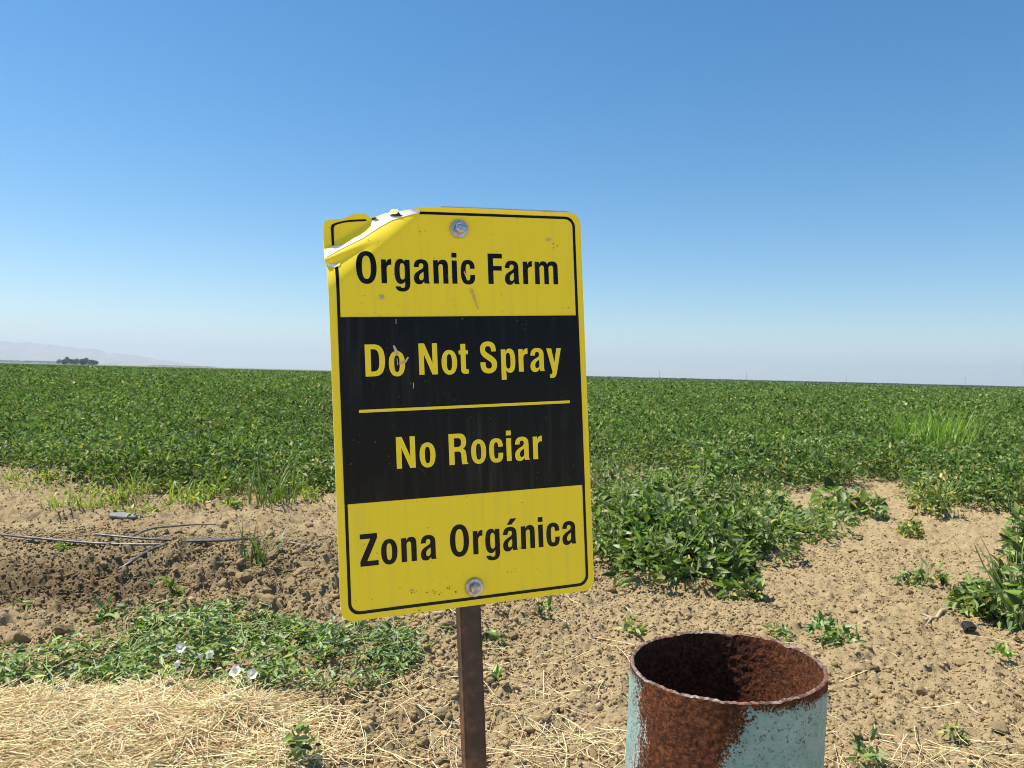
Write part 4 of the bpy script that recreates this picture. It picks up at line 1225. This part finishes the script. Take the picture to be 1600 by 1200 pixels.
# ------------------------------------------------------------------ far away
def build_hills():
    D0, D1 = 13000.0, 16500.0
    prof_px = [(-900, 480), (-500, 500), (-250, 520), (-100, 528), (0, 533), (40, 535.5), (80, 539), (110, 543), (140, 545), (170, 551), (200, 554), (240, 560), (280, 566), (320, 573), (360, 578)]
    hx = []; hz = []
    for px, py in prof_px:
        p = at_d(px, py, 14200); hx.append(p[0] / 14200); hz.append(max(0, p[2]))
    hx = np.array(hx); hz = np.array(hz)
    ys = np.linspace(D0, D1, 40); ts = np.linspace(hx[0], hx[-1] + .02, 240)
    X = np.outer(ys, ts); Y = np.repeat(ys[:, None], len(ts), 1)
    H = np.interp(ts, hx, hz, right=0)[None, :] * np.sin(np.pi * (Y - D0) / (D1 - D0)) ** .8
    H = H * (1 + .22 * fbm(X * .004, Y * .004, 4, 110)) - 2
    V = np.stack([X, Y, H], -1).reshape(-1, 3); n, m = X.shape; idx = np.arange(n * m).reshape(n, m)
    F = np.stack([idx[:-1, :-1], idx[:-1, 1:], idx[1:, 1:], idx[1:, :-1]], -1).reshape(-1, 4)
    t = NT('dry_hills'); t.base(t.ramp(t.noise(.004, 6), [(.3, (.16, .13, .08)), (.7, (.36, .28, .18))])); t.set(Roughness=1)
    tag(obj('hills', make_mesh('hills', V, F, [t.m], smooth_shade=True)), kind='structure')


build_hills()

M['bark'] = plain('bark', (.10, .075, .05), .9).m


def tree_meshes(seed, h, w):
    r = np.random.default_rng(seed); n = 1900
    lob = r.normal(0, 1, (9, 3)) * np.array([w * .28, w * .28, h * .16]) + np.array([0, 0, h * .52]); k = r.integers(0, 9, n)
    d = norm(r.normal(size=(n, 3))) * r.uniform(.6, 1, (n, 1)) ** .5
    pos = lob[k] + d * np.array([w * .26, w * .26, h * .30]); pos[:, 2] = np.maximum(pos[:, 2], h * .06)
    v, f, c = diamonds(pos, norm(r.normal(size=(n, 3))), norm(r.normal(size=(n, 3)) + np.array([0, 0, 1])), r.uniform(1.0, 2.0, n), r.uniform(.8, 1.5, n), np.array([.045, .07, .03]) * r.normal(1, .2, (n, 1)).clip(.4))
    crown = make_mesh('crown', v, f, [M['leaf']], colors=c)
    ps = [tube(np.array([[0, 0, -.2], [.05, 0, h * .3], [.1, .1, h * .7]]), np.array([.35, .28, .12]), 7)]
    for i in range(4):
        a = r.uniform(0, 6.28); ps.append(tube(np.array([[.05, 0, h * .3], [math.cos(a) * w * .15, math.sin(a) * w * .15, h * .5], [math.cos(a) * w * .28, math.sin(a) * w * .28, h * .7]]), np.array([.18, .12, .05]), 5))
    v, f, _ = joinparts(ps)
    return crown, make_mesh('trunk', v, f, [M['bark']], smooth_shade=True)


tm = [tree_meshes(800 + i, 12.5, 15) for i in range(3)]
for i, (px, s, lab) in enumerate([(99, .78, 'leftmost dark round tree of the small far clump in front of the hills'), (108, .95, 'second dark tree from the left in the small far clump'), (118, .82, 'middle dark tree of the small far clump'),
                                  (128, .95, 'second dark tree from the right in the small far clump'), (138, .9, 'tall dark tree near the right end of the far clump'), (147, .8, 'rightmost dark tree of the small far clump')]):
    p = at_d(px, 569, 1330 + 20 * (i % 3))
    e = obj('tree', None, loc=(p[0], p[1], 0)); e.scale = (s, s, s)
    obj('crown', tm[i % 3][0], e); obj('trunk', tm[i % 3][1], e)
    tag(e, lab, 'tree', 'trees of the far clump')


def hedge(name, x0, x1, d, h, n, col, seed, depth=14):
    r = np.random.default_rng(seed)
    x = r.uniform(x0, x1, n); y = d + r.uniform(0, depth, n) + 0 * x; z = r.uniform(0, 1, n) ** .7 * h * (1 + .18 * perlin(x * .05, 0 * x, seed) + .1 * perlin(x * .4, 0 * x, seed + 1))
    v, f, c = diamonds(np.stack([x, y, z], 1), norm(r.normal(size=(n, 3))), norm(r.normal(size=(n, 3))), r.uniform(.7, 1.6, n) * h / 3, r.uniform(.6, 1.2, n) * h / 3, np.array(col) * r.normal(1, .2, (n, 1)).clip(.4))
    tag(obj(name, make_mesh(name, v, f, [M['leaf']], colors=c)), kind='stuff')


hedge('far_orchard', at_d(905, 590, 720)[0], at_d(1750, 608, 720)[0], 720, 1.75, 16000, (.030, .058, .018), 901)
hedge('distant_treeline', at_d(-80, 565, 4200)[0], at_d(95, 568, 4200)[0], 4200, 13, 2500, (.05, .065, .045), 902, 60)
hedge('distant_treeline', at_d(230, 572, 3000)[0], at_d(330, 574, 3000)[0], 3000, 5, 1200, (.08, .09, .06), 903, 60)

# utility poles beyond the field
v1, f1 = tube(np.array([[0, 0, -.3], [0, 0, 6], [0, 0, 12.5]]), np.array([.22, .18, .14]), 8)
pm = make_mesh('pole', v1, f1, [M['bark']], smooth_shade=True)
v2, f2 = tube(np.array([[-1.3, 0, 11.6], [0, 0, 11.6], [1.3, 0, 11.6]]), .09, 4)
am = make_mesh('crossarm', v2, f2, [M['bark']])
for px, lab in ((1030, 'faint far utility pole nearest to the sign on the right horizon'), (1166, 'faint far utility pole, second from the sign on the right horizon'), (1322, 'clearest far utility pole, third from the sign on the right horizon'), (1508, 'faint far utility pole at the far right of the horizon')):
    p = at_d(px, 600, 1150)
    e = obj('utility_pole', None, loc=(p[0], p[1], 0)); obj('pole', pm, e); obj('crossarm', am, e)
    tag(e, lab, 'utility pole', 'utility poles along the horizon')

# ------------------------------------------------------------------ air
HAZE = True
if HAZE:
    bm = bmesh.new(); bmesh.ops.create_cube(bm, size=1)
    for v in bm.verts:
        v.co.x *= 39000; v.co.y = 19500 if v.co.y > 0 else -19500; v.co.z = 500 if v.co.z > 0 else -4
    me = bpy.data.meshes.new('haze'); bm.to_mesh(me); bm.free()
    m = bpy.data.materials.new('haze'); m.use_nodes = True; nt = m.node_tree
    nt.nodes.remove(nt.nodes['Principled BSDF'])
    pv = nt.nodes.new('ShaderNodeVolumePrincipled'); pv.inputs['Color'].default_value = (.62, .71, .88, 1); pv.inputs['Density'].default_value = .95e-4; pv.inputs['Anisotropy'].default_value = .2
    nt.links.new(pv.outputs[0], nt.nodes['Material Output'].inputs['Volume'])
    me.materials.append(m); tag(obj('haze', me), kind='stuff')

# ------------------------------------------------------------------ light
EL = math.radians(62); SAZ = (-math.sin(math.radians(74.5)), math.cos(math.radians(74.5)))
w = bpy.data.worlds.new('World'); scene.world = w; w.use_nodes = True
nt = w.node_tree; bg = nt.nodes['Background']; sky = nt.nodes.new('ShaderNodeTexSky'); sky.sky_type = 'NISHITA'; sky.sun_disc = False
sky.sun_elevation = EL; sky.sun_rotation = math.atan2(SAZ[0], SAZ[1])
sky.air_density = 1.0; sky.dust_density = 0.25; sky.ozone_density = 4.0; sky.altitude = 100
hs = nt.nodes.new('ShaderNodeHueSaturation'); hs.inputs['Saturation'].default_value = 1.32; hs.inputs['Hue'].default_value = .494
nt.links.new(sky.outputs[0], hs.inputs['Color']); nt.links.new(hs.outputs[0], bg.inputs['Color']); bg.inputs['Strength'].default_value = .076
ld = bpy.data.lights.new('sun', 'SUN'); ld.energy = 4.2; ld.angle = math.radians(.5); ld.color = (1, .93, .81)
lo = bpy.data.objects.new('sun', ld); COL.objects.link(lo)
sd = Vector((SAZ[0] * math.cos(EL), SAZ[1] * math.cos(EL), math.sin(EL)))
lo.rotation_euler = sd.to_track_quat('Z', 'Y').to_euler()
scene.view_settings.view_transform = 'Standard'; scene.view_settings.look = 'None'; scene.view_settings.gamma = 1; scene.view_settings.exposure = 0.90
scene.cycles.filter_width = 1.0; scene.cycles.max_bounces = 6; scene.cycles.volume_bounces = 2; scene.cycles.transparent_max_bounces = 4
